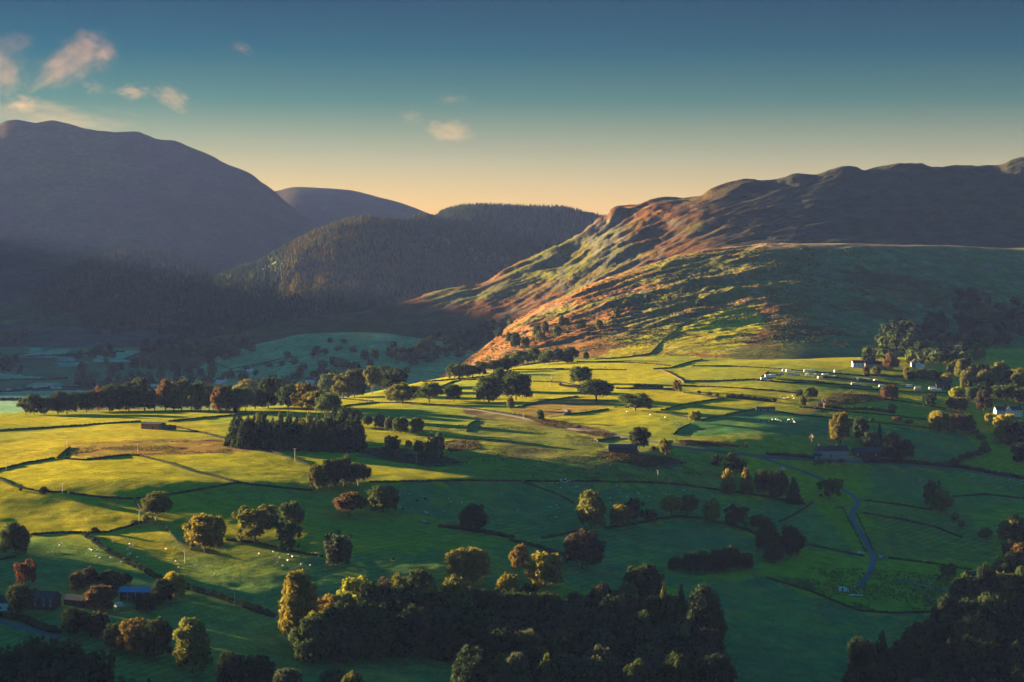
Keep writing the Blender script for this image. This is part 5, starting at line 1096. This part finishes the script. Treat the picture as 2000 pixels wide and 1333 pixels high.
# ------------------------------------------------------------------ buildings
def gable_shell(L, W, eave, ridge, base=-1.6):
    x, y = L / 2, W / 2
    v = [(-x, -y, base), (x, -y, base), (x, y, base), (-x, y, base), (-x, -y, eave), (x, -y, eave), (x, y, eave), (-x, y, eave), (-x, 0, ridge), (x, 0, ridge)]
    f = [(0, 1, 5, 4), (2, 3, 7, 6), (1, 2, 6, 5), (3, 0, 4, 7), (5, 6, 9, 9), (7, 4, 8, 8), (4, 5, 9, 8), (6, 7, 8, 9)]
    return np.array(v, float), np.array(f)
def slab_roof(L, W, eave, ridge, over=.35, th=.22):
    P = []; x = L / 2 + over; sl = (ridge - eave) / (W / 2)
    for s in (-1, 1):
        y0 = s * (W / 2 + over); z0 = eave - over * sl + .04; z1 = ridge + .04
        v = np.array([(-x, y0, z0), (x, y0, z0), (x, 0, z1), (-x, 0, z1), (-x, y0, z0 + th), (x, y0, z0 + th), (x, 0, z1 + th), (-x, 0, z1 + th)], float)
        P.append((v, box(0, 1, 0, 1, 0, 1)[1]))
    return join(P)
def building(u, v, L, W, eave, ridge, rz, wall, roof, label, cat='house', name='house', windows=(), doors=(), chimneys=(), end_windows=(), dmin=640, posts=0, pt=None):
    x, y, z = hit(u, v, dmin)[0] if pt is None else pt
    r = empty(name, (x, y, z), rad(rz), label=label, category=cat, kind='thing')
    if posts:
        vs, fs = gable_shell(L, W, eave, ridge); keep = [i for i in range(len(fs)) if i != 0]; w_ = link('wall', quads_to_mesh('wall', vs, fs[keep], wall), r)
        for i in range(posts + 1):
            o = link('post', quads_to_mesh('post', *box(-.14, .14, -.14, .14, -1, eave), M_pole), r); o.location = (-L / 2 + .2 + (L - .4) * i / posts, -W / 2, 0)
    else: w_ = link('wall', quads_to_mesh('wall', *gable_shell(L, W, eave, ridge), wall), r)
    rf = link('roof', quads_to_mesh('roof', *slab_roof(L, W, eave, ridge), roof), r)
    if windows or end_windows:
        wm = quads_to_mesh('window', *box(-.5, .5, -.06, .04, 0, 1.2), M_glass); fm = quads_to_mesh('window_frame', *join([box(-.58, .58, -.09, .02, -.1, 0), box(-.58, .58, -.09, .02, 1.2, 1.3), box(-.58, -.5, -.09, .02, 0, 1.2), box(.5, .58, -.09, .02, 0, 1.2), box(-.03, .03, -.09, -.05, 0, 1.2)]), M_white)
        for a, b in windows:
            o = link('window', wm, r); o.location = (a * L / 2, -W / 2 - .03, b); link('frame', fm, o)
        for a, b in end_windows:
            o = link('window', wm, r); o.location = (-L / 2 - .03, a * W / 2, b); o.rotation_euler = (0, 0, rad(-90)); link('frame', fm, o)
    for a in doors:
        o = link('door', quads_to_mesh('door', *box(-.55, .55, -.08, .03, 0, 2.1), M_darkwood), r); o.location = (a * L / 2, -W / 2 - .03, 0)
    for a in chimneys:
        o = link('chimney', quads_to_mesh('chimney', *join([box(-.45, .45, -.4, .4, -.6, 1.5), box(-.52, .52, -.47, .47, 1.5, 1.65)]), M_stone), rf); o.location = (a * L / 2, 0, ridge)
        q = link('chimney_pot', quads_to_mesh('chimney_pot', *tube([(0, 0, 1.65), (0, 0, 2.1)], [.16, .13], 6), M_pinkwall), rf); q.location = (a * L / 2, 0, ridge)
    return r
W2 = [(a, b) for a in (-.85, -.6, -.35, -.1, .15, .4, .65, .88) for b in (.9, 3.6)]
b = building(300, 838, 17, 9, 3.9, 5.2, -24, M_pinkwall, M_slate, 'field barn with a sunlit pinkish end in the left fields', 'barn', 'barn', doors=(.3,))
lt = link('lean_to', quads_to_mesh('lean_to', *gable_shell(10, 7, 2.6, 3.2), M_darkwood), b); lt.location = (12.5, 2, 0); lt2 = link('roof', quads_to_mesh('roof', *slab_roof(10, 7, 2.6, 3.2), M_slate), lt)
building(1217, 883, 21, 9, 3.0, 5.6, -6, M_darkwood, M_slate, 'dark low barn under the tree in the middle fields', 'barn', 'barn', doors=(-.5, .1, .6))
building(1495, 804, 16, 6, 2.8, 3.9, 4, M_render, M_slate, 'small field shed with pale doors in the bright fields', 'shed', 'shed', doors=(-.6, .2))
building(1624, 893, 25, 9, 5.2, 8.4, 9, M_render, M_slate, 'long pale farmhouse with a gable end beside the lane, left of the farm barn', 'house', 'farmhouse', windows=[(a, b_) for a in (-.75, -.4, 0, .35, .7) for b_ in (.9, 3.3)], doors=(-.15,), chimneys=(-.8, .35), end_windows=[(-.4, 1), (.4, 1), (0, 3.8)])
building(1597, 897, 6, 5, 2.6, 4.2, 9, M_render, M_slate, 'small outhouse at the left end of the long pale farmhouse', 'shed', 'shed', doors=(0,))
building(1693, 895, 22, 10, 5.2, 8.2, -4, M_stone, M_slate, 'big grey stone barn right of the long pale farmhouse', 'barn', 'barn', windows=[(-.7, 2.5), (.6, 2.5)], doors=(-.3, .3))
wh_ = building(1968, 812, 25, 9, 5.4, 8.6, 6, M_white, M_slate, 'large white house with rows of windows and a pointed gable behind yellow trees', 'house', 'house', windows=[(a, b_) for a in (.45, .66, .88, -.88, -.7) for b_ in (.9, 3.3)], doors=(.2,), chimneys=(-.95, -.2, .95))
gw = link('wing', quads_to_mesh('wing', *gable_shell(9, 6.4, 5.4, 9.0), M_white), wh_); gw.location = (-1.5, -3.5, 0); gw.rotation_euler = (0, 0, rad(90))
link('roof', quads_to_mesh('roof', *slab_roof(9, 6.4, 5.4, 9.0), M_slate), gw)
building(1676, 717, 13, 7, 4.6, 7, 3, M_white, M_slate, 'leftmost far cottage beyond the caravans', 'house', 'cottage', windows=[(a, b_) for a in (-.6, 0, .6) for b_ in (.8, 2.9)], chimneys=(.8,), dmin=1800)
building(1703, 718, 15, 7, 4.2, 7, -4, M_render, M_slate, 'middle far cottage beyond the caravans', 'house', 'cottage', windows=[(a, .9) for a in (-.6, 0, .6)], chimneys=(-.8, .8), dmin=1800)
building(1720, 719, 10, 7, 4.2, 7, 20, M_render, M_slate, 'rightmost far cottage beyond the caravans', 'house', 'cottage', windows=[(a, .9) for a in (-.5, .5)], chimneys=(.8,), dmin=1800)
building(1786, 717, 13, 8, 5, 8.6, 85, M_render, M_slate, 'pale gabled house at the foot of the gully woods, left of its neighbour', 'house', 'cottage', end_windows=[(-.4, 1), (.4, 1), (0, 3.8)], chimneys=(.2,), dmin=1800)
building(1797, 719, 10, 7, 4.6, 7.6, 60, M_white, M_slate, 'smaller white gabled house at the foot of the gully woods', 'house', 'cottage', end_windows=[(0, 3)], dmin=1800)
building(1842, 760, 14, 8, 4.8, 8, -8, M_stone, M_slate, 'dark roofed house at the right end of the caravan park', 'house', 'cottage', windows=[(a, 1) for a in (-.6, 0, .6)], chimneys=(-.7,))
building(2, 1192, 15, 8, 4.2, 7, -8, M_white, M_slate, 'white cottage at the lower left edge', 'house', 'cottage', windows=[(a, 1.2) for a in (-.3, .2, .7)], chimneys=(.8,))
building(88, 1186, 13, 8, 4.8, 7.6, -14, M_stone, M_slate, 'stone farmhouse at the lower left with small windows', 'house', 'farmhouse', windows=[(a, b_) for a in (-.5, .2, .75) for b_ in (1, 3.2)], doors=(-.1,), chimneys=(-.8,), end_windows=[(0, 1.2)])
building(150, 1182, 11, 6, 2.8, 4.8, -24, M_stone, M_slate, 'low outbuilding between the stone farmhouse and the brown tree', 'shed', 'shed', doors=(.4,))
building(268, 1172, 16, 10, 4.6, 6.2, 0, M_darkwood, M_bluepanel, 'open fronted barn with a bright blue roof at the lower left', 'barn', 'barn', posts=4)
for u, v, lb in [(305, 756, 'tiny white house in the left valley wood'), (352, 740, 'tiny pale house above the tiny white one in the valley wood'), (433, 748, 'low white house at the foot of the green knoll'), (607, 748, 'tiny white gabled house below the green knoll'), (484, 727, 'small pale barn at the edge of the valley wood')]:
    building(u, v, 13, 8, 4.5, 7.5, random.uniform(-40, 40), M_white, M_slate, lb, 'house', 'cottage', dmin=2100)
building(1046, 1222, 12, 8, 6, 9, 10, M_stone, M_bluepanel, 'blue roofed house hidden inside the big wood', 'house', 'house')

# ------------------------------------------------------------------ vehicles
def prof(pts, y0, y1):
    n = len(pts); v = [(a, y0, b) for a, b in pts] + [(a, y1, b) for a, b in pts]; f = [(i, (i + 1) % n, n + (i + 1) % n, n + i) for i in range(n)]
    ca = (sum(p[0] for p in pts) / n, sum(p[1] for p in pts) / n); v += [(ca[0], y0, ca[1]), (ca[0], y1, ca[1])]
    f += [((i + 1) % n, i, 2 * n, 2 * n) for i in range(n)] + [(n + i, n + (i + 1) % n, 2 * n + 1, 2 * n + 1) for i in range(n)]; return np.array(v, float), np.array(f)
def wheel_mesh(r=.34, w_=.22):
    a = [(r * math.cos(t), r * math.sin(t) + r) for t in np.linspace(0, 2 * math.pi, 11)[:-1]]; return quads_to_mesh('wheel', *prof(a, -w_ / 2, w_ / 2), M_tyre)
WHEEL = wheel_mesh()
ME = dict(
 mh_body=quads_to_mesh('body', *prof([(-3.4, .45), (2.1, .45), (3.4, .5), (3.4, 1.15), (2.75, 1.4), (2.35, 1.95), (3.0, 2.1), (2.9, 2.75), (2.3, 2.95), (-3.3, 2.95), (-3.4, 2.7)], -1.1, 1.1), M_white),
 mh_screen=quads_to_mesh('windscreen', *prof([(2.79, 1.42), (2.40, 1.93), (2.34, 1.9), (2.73, 1.38)], -.95, .95), M_glass),
 mh_win=quads_to_mesh('window', *box(-.5, .5, -.05, .05, -.3, .3), M_glass),
 ca_body=quads_to_mesh('body', *prof([(-2.7, .5), (2.4, .5), (2.75, 1.2), (2.5, 2.3), (2.1, 2.6), (-2.3, 2.6), (-2.75, 2.2), (-2.8, 1.0)], -1.1, 1.1), M_white),
 ca_hitch=quads_to_mesh('tow_bar', *box(2.4, 3.8, -.08, .08, .45, .6), M_darkwood),
 awning=quads_to_mesh('awning', *prof([(-1.6, -.1), (1.6, -.1), (1.6, 1.9), (-1.6, 2.1)], -3.4, -1.14), M_greenpanel),
 van_body=quads_to_mesh('body', *prof([(-2.7, .35), (2.6, .35), (2.7, 1.05), (1.95, 1.25), (1.35, 2.2), (-2.6, 2.3), (-2.7, 2.1)], -1.0, 1.0), M_white))
for c, m in (('blue', M_bluecar), ('red', M_redcar), ('silver', M_greycar), ('white', M_white)):
    ME['car_' + c] = quads_to_mesh('body', *prof([(-2.1, .3), (2.05, .3), (2.1, .75), (1.1, .9), (.55, 1.4), (-1.2, 1.45), (-1.95, .98), (-2.15, .9)], -.86, .86), m)
ME['car_glass'] = quads_to_mesh('window', *prof([(1.0, .93), (.52, 1.36), (-1.15, 1.40), (-1.75, .98)], -.88, .88), M_glass)
def vehicle(kind, x, y, z, rz, label, group=None, wheels=True, colour='white'):
    p = dict(label=label, category=dict(motorhome='motorhome', caravan='caravan', car='car', van='van')[kind])
    if group: p['group'] = group
    r = empty(kind, (x, y, z), rz, **p); wx = 1.35
    if kind == 'motorhome':
        link('body', ME['mh_body'], r); link('windscreen', ME['mh_screen'], r); wx = 2.1
        for a in (-2.2, -.4, 1.2):
            for s in (-1, 1): o = link('window', ME['mh_win'], r); o.location = (a, s * 1.09, 1.9)
    elif kind == 'caravan':
        link('body', ME['ca_body'], r); link('tow_bar', ME['ca_hitch'], r); wx = 0
        for a in (-1.6, .2, 1.6): o = link('window', ME['mh_win'], r); o.location = (a, -1.09, 1.75)
    elif kind == 'van':
        link('body', ME['van_body'], r); wx = 1.7; o = link('window', ME['mh_win'], r); o.location = (1.25, -.98, 1.55); o.scale = (.7, 1, .9)
    else: link('body', ME['car_' + colour], r); link('window', ME['car_glass'], r)
    for a in ((-wx, wx) if wx else (0,)):
        for s in (-1, 1): o = link('wheel', WHEEL, r); o.location = (a, s * .92, 0)
    return r
VEH = [('motorhome', 1492, 743, 8, 'white motorhome in front of the sunlit wall, nearest of its cluster'), ('motorhome', 1500, 738, 12, 'white motorhome in the middle of the cluster by the sunlit wall'), ('motorhome', 1510, 737, 4, 'biggest looking white motorhome at the right of the cluster by the wall'),
 ('car', 1506, 744, 30, 'car parked in front of the motorhome cluster'), ('motorhome', 1527, 731, 70, 'white motorhome end on, right of the wall cluster'), ('caravan', 1533, 726, 0, 'white caravan in the back row, leftmost'), ('caravan', 1540, 727, 10, 'white caravan in the back row, second from left'),
 ('motorhome', 1544, 733, 160, 'white motorhome with a dark tent beside it, fourth along the front row'), ('van', 1558, 734, 20, 'small white van in the caravan field'), ('motorhome', 1576, 735, 60, 'white motorhome halfway along the front row of the caravan field'), ('caravan', 1575, 727, 0, 'white caravan in the back row, third from left'),
 ('caravan', 1581, 727, 8, 'white caravan in the back row, fourth from left'), ('caravan', 1587, 728, -8, 'white caravan in the back row, last at the right'), ('motorhome', 1592, 736, 75, 'white motorhome right of the halfway one'), ('caravan', 1602, 740, 10, 'white caravan standing furthest forward in the field'), ('motorhome', 1611, 736, 190, 'white motorhome beside the small shrubs'),
 ('caravan', 1630, 739, 60, 'white caravan right of the small shrubs'), ('car', 1639, 740, 0, 'pale blue car in the caravan hedge'), ('car', 1656, 741, 10, 'pale car parked behind the caravan hedge'), ('motorhome', 1675, 744, 80, 'white motorhome among the hedge bushes'), ('motorhome', 1692, 745, 160, 'white motorhome with an open side among the hedge bushes'),
 ('caravan', 1711, 746, 30, 'white caravan at the right end of the bushy hedge'), ('caravan', 1668, 753, 0, 'left one of two white caravans by the lower wall'), ('caravan', 1677, 754, 0, 'right one of two white caravans by the lower wall'), ('caravan', 1722, 757, 0, 'white caravan half behind the brown green tree'),
 ('motorhome', 1776, 757, 10, 'white motorhome standing above the right fields'), ('motorhome', 1792, 762, 176, 'largest white motorhome on the right wall'), ('motorhome', 1821, 762, 4, 'back one of three white motorhomes near the dark roofed house'), ('motorhome', 1824, 765, 180, 'front left one of three motorhomes near the dark roofed house'), ('caravan', 1834, 765, 2, 'white caravan at the right of the three near the dark roofed house'),
 ('car', 1664, 895, 6, 'pale car parked between the two farm buildings'), ('car', 1683, 1082, 10, 'car parked by the wall at the lane end'), ('car', 1721, 1090, 60, 'pale car right of the lane end'), ('van', 234, 1186, 50, 'pale van parked in front of the blue roofed barn'), ('car', 248, 1168, 20, 'car parked inside the blue roofed barn'), ('car', 1528, 918, -20, 'pale car on the lane above the dark clump'), ('car', 1640, 1005 - 12, 0, 'pale car parked left of the bend in the lane')]
cc_ = ['silver', 'white', 'blue', 'silver', 'white', 'silver']; ci = 0
for k, u, v, a, lb in VEH:
    x, y, z = hit(u, v, 800)[0]; vehicle(k, x, y, z - .03, rad(a), lb, 'vehicles of the caravan park' if 1480 < u < 1840 and v < 770 else None, colour=cc_[ci % 6]); ci += k == 'car'
for i, (u, v) in enumerate([(18, 764), (40, 762), (70, 759.5), (82, 759.5), (93, 759.5), (97, 755), (104, 759.5), (116, 759.5)]):
    x, y, z = hit(u, v, 1900)[0]; vehicle('van' if i != 5 else 'motorhome', x, y, z, rad(2), '%s white vehicle from the left beside the far valley road' % ORD[i], 'white vehicles in the left valley').scale = (1.4, 1.2, 1.2)
# white box truck and pale trailer at the lower right
x, y, z = hit(1648, 1157)[0]; r = empty('truck', (x, y, z), rad(-8), label='white box truck with a dark side door parked in the dark lower right field', category='truck')
link('box_body', quads_to_mesh('box_body', *box(-3.0, 1.3, -1.1, 1.1, .6, 3.1), M_white), r); link('cab', quads_to_mesh('cab', *prof([(1.35, .45), (3.0, .45), (3.0, 1.2), (2.5, 2.3), (1.35, 2.4)], -1.0, 1.0), M_white), r)
o = link('door', quads_to_mesh('door', *box(-.45, .45, -.04, .02, 0, 2.0), M_darkwood), r); o.location = (-.7, -1.12, .8); o = link('window', ME['mh_win'], r); o.location = (2.2, -1.0, 1.75); o.scale = (.8, 1, .9)
for a in (-2, 2.2):
    for s in (-1, 1): o = link('wheel', WHEEL, r); o.location = (a, s * .92, 0); o.scale = (1.3, 1, 1.3)
x, y, z = hit(1672, 1166)[0]; r = empty('flatbed_trailer', (x, y, z), rad(-6), label='long pale flatbed trailer beside the white box truck', category='trailer')
link('deck', quads_to_mesh('deck', *box(-4.4, 4.4, -1.1, 1.1, .65, .9), M_render), r); link('load', quads_to_mesh('load', *join([box(-3.8, -1.0, -.9, .9, .9, 1.35), box(-.5, 1.6, -.8, .8, .9, 1.2), box(2.0, 4.0, -.9, .9, .9, 1.1)]), M_white), r)
for a in (-.5, .5):
    for s in (-1, 1): o = link('wheel', WHEEL, r); o.location = (a, s * .92, 0)
x, y, z = hit(1241, 885)[0]; r = empty('trailer', (x, y, z), rad(5), label='blue trailer in front of the dark low barn', category='trailer'); link('box_body', quads_to_mesh('box_body', *box(-2.4, 2.4, -1, 1, .5, 2.0), M_bluecar), r)
for s in (-1, 1): o = link('wheel', WHEEL, r); o.location = (0, s * .92, 0)
x, y, z = hit(1220, 885)[0]; r = empty('tractor', (x, y, z), rad(20), label='small red tractor in front of the dark low barn', category='tractor')
link('body', quads_to_mesh('body', *join([box(-.2, 1.9, -.4, .4, .7, 1.4), box(-1.3, -.1, -.6, .6, .7, 1.3)]), M_redcar), r); link('cab', quads_to_mesh('cab', *prof([(-1.3, 1.3), (0, 1.3), (-.15, 2.5), (-1.2, 2.5)], -.6, .6), M_glass), r)
for a, k in ((-.8, 2.1), (1.4, 1.2)):
    for s in (-1, 1): o = link('wheel', WHEEL, r); o.location = (a, s * .75, 0); o.scale = (k, 1.2, k)
x, y, z = hit(1202, 796)[0]; r = empty('feed_trough', (x, y, z), 0, label='pale sunlit feed trough left of the many stemmed tree', category='trough'); link('tank', quads_to_mesh('tank', *box(-1.2, 1.2, -.6, .6, 0, 1.4), M_render), r)
x, y, z = hit(1631, 729, 1800)[0]; r = empty('water_tank', (x, y, z), 0, label='bright white sunlit tank standing behind the caravans', category='tank'); link('tank', quads_to_mesh('tank', *tube([(0, 0, -.2), (0, 0, 2.8), (0, 0, 3.6)], [1.3, 1.3, .5], 10), M_white), r)

# ------------------------------------------------------------------ sheep and cattle
def animal(wool, head, s=1.0):
    r = np.random.default_rng(4); v, f = ICO2; P = [(v * (.62, .32, .33) * (1 + .04 * r.normal(size=(len(v), 1))) + (0, 0, .62), np.concatenate([f, f[:, 2:3]], 1))]
    v1, f1 = ICO1; f1 = np.concatenate([f1, f1[:, 2:3]], 1); P.append((v1 * (.2, .16, .2) + (.5, 0, .68), f1)); H_ = [(v1 * (.2, .11, .13) + (.72, 0, .66), f1), (v1 * (.05, .12, .04) + (.62, 0, .78), f1)]
    for a in (-.36, .36):
        for b_ in (-.16, .16): H_.append(tube([(a, b_, 0), (a * 1.03, b_, .22), (a, b_, .5)], [.04, .045, .08], 5))
    bv, bf = join(P); hv_, hf = join(H_); V_ = np.concatenate([bv, hv_]) * s; F_ = np.concatenate([bf, hf + len(bv)]); me = quads_to_mesh('sheep', V_, F_, [wool, head])
    tri = F_[:, 2] == F_[:, 3]; mi = np.concatenate([np.zeros(len(bf), int), np.ones(len(hf), int)]); me.polygons.foreach_set('material_index', np.concatenate([mi[~tri], mi[tri]]).astype(np.int32)); return me
SHEEP, COW = animal(M_wool, M_black, 1.25), animal(M_cow, M_cow, 1.9)
def flock(pts, label, group, me=None, name='sheep', dmin=640):
    P = hit([p[0] for p in pts], [p[1] for p in pts], dmin)
    for x, y, z in P: o = link(name, me or SHEEP, label=label, category='sheep' if name == 'sheep' else 'cow', group=group); o.location = (x, y, z - .05); o.rotation_euler = (0, 0, random.uniform(0, 6.28))
def rnd(n, u0, u1, v0, v1, s): r = random.Random(s); return [(r.uniform(u0, u1), r.uniform(v0, v1)) for _ in range(n)]
flock([(799,968),(876,977),(880,982),(902,984),(935,989),(980,969),(806,996),(831,1003),(834,1004),(867,1001),(714,962),(780,969),(828,1020),(831,1022),(1075,993),(1087,989),(1090,994),(1086,1012),(1012,999)], 'white sheep grazing in the left emerald field', 'sheep in the left emerald field')
flock([(787,997),(831,977),(815,981)], 'dark cow grazing in the left emerald field', 'dark cattle in the left emerald field', COW, 'cow')
flock([(1095,955),(1125,954),(1128,953),(1204,951),(1212,965),(1245,964),(1248,967),(1267,972),(1224,973),(1192,975),(1192,984),(1250,983),(1414,995),(1336,960),(1300,968)], 'white sheep grazing in the right emerald field', 'sheep in the right emerald field')
flock(rnd(12, 1090, 1112, 937, 947, 3), 'white sheep gathered at the wall gap above the emerald field', 'sheep gathered at the wall gap')
flock(rnd(22, 1476, 1558, 820, 828, 4), 'white sheep in the strung out flock below the field shed', 'flock below the field shed')
flock([(122,1064),(117,1068),(94,1082),(102,1080),(113,1080),(175,1075),(179,1077),(191,1077),(221,1060),(254,1065),(260,1069),(254,1072),(249,1076),(254,1084),(250,1087),(325,1075),(344,1099),(350,1111),(189,1089),(196,1092),(217,1092),(237,1100),(268,1091),(205,1069),(197,1061)], 'white sheep grazing in the shaded lower left fields', 'sheep in the lower left fields')
flock([(534,1080),(542,1084),(564,1086),(571,1090),(547,1092),(532,1095),(562,1097),(542,1101),(553,1107),(589,1105),(606,1107),(622,1089),(506,1084)], 'white sheep grazing above the big wood', 'sheep above the big wood')
flock([(190,1276),(210,1282),(180,1286),(196,1285),(200,1290),(66,1252)], 'white sheep in the dark field at the bottom left', 'sheep in the dark bottom left field')
flock([(1314,829),(1327,832),(1299,817),(1224,806),(1270,812),(1292,822)], 'white sheep on the lit slope left of the small bright green tree', 'sheep on the lit slope')
flock(rnd(9, 1515, 1560, 770, 782, 6), 'white sheep in the golden field beside the pair of trees', 'sheep in the golden field')
flock([(1804,905),(1898,927),(1901,933),(1797,940),(1972,939),(1980,940),(1996,941)], 'white sheep in the shaded right hand field', 'sheep in the right hand field')
flock([(1182,719),(1111,709),(1354,712),(768,1096)], 'dark cow standing alone on the grass', 'single dark cattle', COW, 'cow')

# ------------------------------------------------------------------ power poles and lines
def pole(u, vb, hpx, label, arm=True, dmin=640):
    x, y, z = hit(u, vb, dmin)[0]; h = hpx * y / F; r = empty('power_pole', (x, y, z), 0, label=label, category='pole'); link('post', quads_to_mesh('post', *tube([(0, 0, -.5), (0, 0, h)], [.17, .12], 6), M_pole), r)
    if arm:
        o = link('crossarm', quads_to_mesh('crossarm', *box(-1.3, 1.3, -.08, .08, -.1, .1), M_pole), r); o.location = (0, 0, h - .3); o.rotation_euler = (0, 0, rad(35))
        for a in (-1.15, 0, 1.15): q = link('insulator', INS, o); q.location = (a, 0, .1)
    return np.array([x, y, z + h - .1])
INS = quads_to_mesh('insulator', *tube([(0, 0, 0), (0, 0, .22)], [.07, .05], 5), M_white)
pole(12, 919, 23, 'thin pole at the far left edge of the lit fields'); pole(98, 895, 20, 'thin pole by the short sunlit wall'); pole(131, 874, 21, 'thin pole above the fenced rough strip'); pole(122, 965, 22, 'pole standing in the oval field'); pole(269, 884, 18, 'pole in the rough strip')
pole(576, 902, 26, 'pale pole in front of the plantation'); pole(813, 906, 22, 'pale pole below the bracken patch'); pole(1056, 922, 18, 'thin pole in the mid green field'); pole(1285, 938, 20, 'thin pole above the right emerald field'); pole(1022, 820, 14, 'pole beside the long track', False); pole(1686, 893, 14, 'pale pole in front of the big grey stone barn', False)
p0 = pole(272, 1026, 30, 'pole at the corner tree hedge'); p1 = pole(361, 1100, 24, 'T shaped pole between the round golden tree and the lower left field'); p2 = pole(458, 1186, 34, 'pole with pale insulators above the bottom left wood'); p3 = pole(567, 1262, 22, 'pale pole at the left end of the big wood')
for a, b_, lb in ((p0, p1, 'power line from the corner tree to the T shaped pole'), (p1, p2, 'power line from the T shaped pole to the insulator pole'), (p2, p3, 'power line from the insulator pole towards the big wood')):
    r = empty('power_line', tuple(a), label=lb, category='power line'); d = b_ - a; nrm = np.array([math.cos(rad(35)), math.sin(rad(35)), 0])
    for s in (-1.15, 0, 1.15):
        pts = [d * t + nrm * s + np.array([0, 0, -2.2 * 4 * t * (1 - t)]) for t in np.linspace(0, 1, 13)]; link('wire', quads_to_mesh('wire', *tube(pts, [.015] * 13, 3), M_wire), r)

# ------------------------------------------------------------------ clouds behind the mountain (outside the haze)
cv_, cf_ = ico(3)
CL_ME = mesh_np('cloud', cv_, cf_, True)
def cloud_mat(seed, dens, thr):
    m = bpy.data.materials.new('cloud_vapour'); m.use_nodes = True; t = m.node_tree; t.nodes.clear(); o = t.nodes.new('ShaderNodeOutputMaterial'); v = t.nodes.new('ShaderNodeVolumePrincipled')
    v.inputs['Color'].default_value = (.98, .54, .25, 1); v.inputs['Anisotropy'].default_value = .35; t.links.new(v.outputs[0], o.inputs['Volume'])
    tc_ = t.nodes.new('ShaderNodeTexCoord'); n = t.nodes.new('ShaderNodeTexNoise'); n.noise_dimensions = '4D'; n.inputs['W'].default_value = seed; n.inputs['Scale'].default_value = 2.6; n.inputs['Detail'].default_value = 7; n.inputs['Roughness'].default_value = .62
    t.links.new(tc_.outputs['Object'], n.inputs['Vector']); ln = t.nodes.new('ShaderNodeVectorMath'); ln.operation = 'LENGTH'; t.links.new(tc_.outputs['Object'], ln.inputs[0])
    def M(op, a, b_=None, clamp=False):
        q = t.nodes.new('ShaderNodeMath'); q.operation = op; q.use_clamp = clamp
        for i, s in enumerate((a, b_)):
            if s is None: continue
            if isinstance(s, (int, float)): q.inputs[i].default_value = s
            else: t.links.new(s, q.inputs[i])
        return q.outputs[0]
    fall = M('MULTIPLY', M('POWER', ln.outputs['Value'], 1.5), .40); x_ = M('SUBTRACT', n.outputs['Fac'], M('ADD', fall, thr)); x_ = M('MULTIPLY', x_, 5.0, True); x_ = M('POWER', x_, 1.3)
    t.links.new(M('MULTIPLY', x_, dens), v.inputs['Density']); return m
def cloud(i, u, v, wpx, hpx, tilt, label, dens=.010, thr=.30, D=11600.0):
    k = D / F; me = CL_ME.copy(); me.materials.append(cloud_mat(i * 3.7, dens, thr)); o = link('cloud', me, label=label, category='cloud'); o.location = ((u - 1000) * k, D, H - (v - YH) * k)
    o.scale = (wpx * .82 * k, 260, hpx * 1.0 * k); o.rotation_euler = (0, rad(-tilt), 0)
for i, c in enumerate([(128, 128, 150, 62, 35, 'brightest slanting orange cloud above the mountain'), (186, 98, 100, 62, -15, 'wispy upper cloud joined to the brightest one'), (24, 85, 80, 34, 15, 'small faint cloud near the upper left corner'), (8, 146, 90, 80, -20, 'soft cloud cut by the left edge'),
      (105, 228, 290, 52, -4, 'long glowing cloud bank behind the mountain top'), (42, 203, 60, 30, 10, 'little puff above the left end of the cloud bank'), (258, 180, 70, 28, 0, 'left small cloud of the pair right of the brightest cloud'), (335, 190, 84, 34, -32, 'right small cloud of the pair, slanting down'),
      (182, 172, 52, 26, -10, 'faint wisp under the wispy upper cloud'), (803, 229, 52, 24, -5, 'small faint pink cloud in the middle of the sky, left'), (876, 256, 92, 42, -8, 'brightest small pink cloud in the middle of the sky'), (884, 195, 60, 20, 0, 'faint streak above the small pink cloud'), (472, 95, 46, 22, -15, 'barely visible wisp high right of the mountain clouds')]):
    cloud(i, *c, dens=.00009 if i in (2, 8, 9, 11, 12) else .00022)

HAZE_LO=-700

# ------------------------------------------------------------------ haze
hz = bpy.data.materials.new('haze_air'); hz.use_nodes = True; ht = hz.node_tree; ht.nodes.clear()
ho = ht.nodes.new('ShaderNodeOutputMaterial'); hv = ht.nodes.new('ShaderNodeVolumePrincipled')
hv.inputs['Color'].default_value = (.19, .285, .75, 1); hv.inputs['Density'].default_value = 0.0000115; hv.inputs['Anisotropy'].default_value = .1
ht.links.new(hv.outputs[0], ho.inputs['Volume'])
bx = np.array([(-9000, -300, -520), (6500, -300, -520), (6500, 10700, -520), (-9000, 10700, -520), (-9000, -300, 670), (6500, -300, 670), (6500, 10700, 670), (-9000, 10700, 670)], float)
bx[:, 2] = np.where(bx[:, 2] < 0, HAZE_LO, 670)
link('haze', mesh_np('haze', bx, [(0, 3, 2, 1), (4, 5, 6, 7), (0, 1, 5, 4), (1, 2, 6, 5), (2, 3, 7, 6), (3, 0, 4, 7)], False, [hz]), kind='stuff', label='thin morning haze filling the valley')
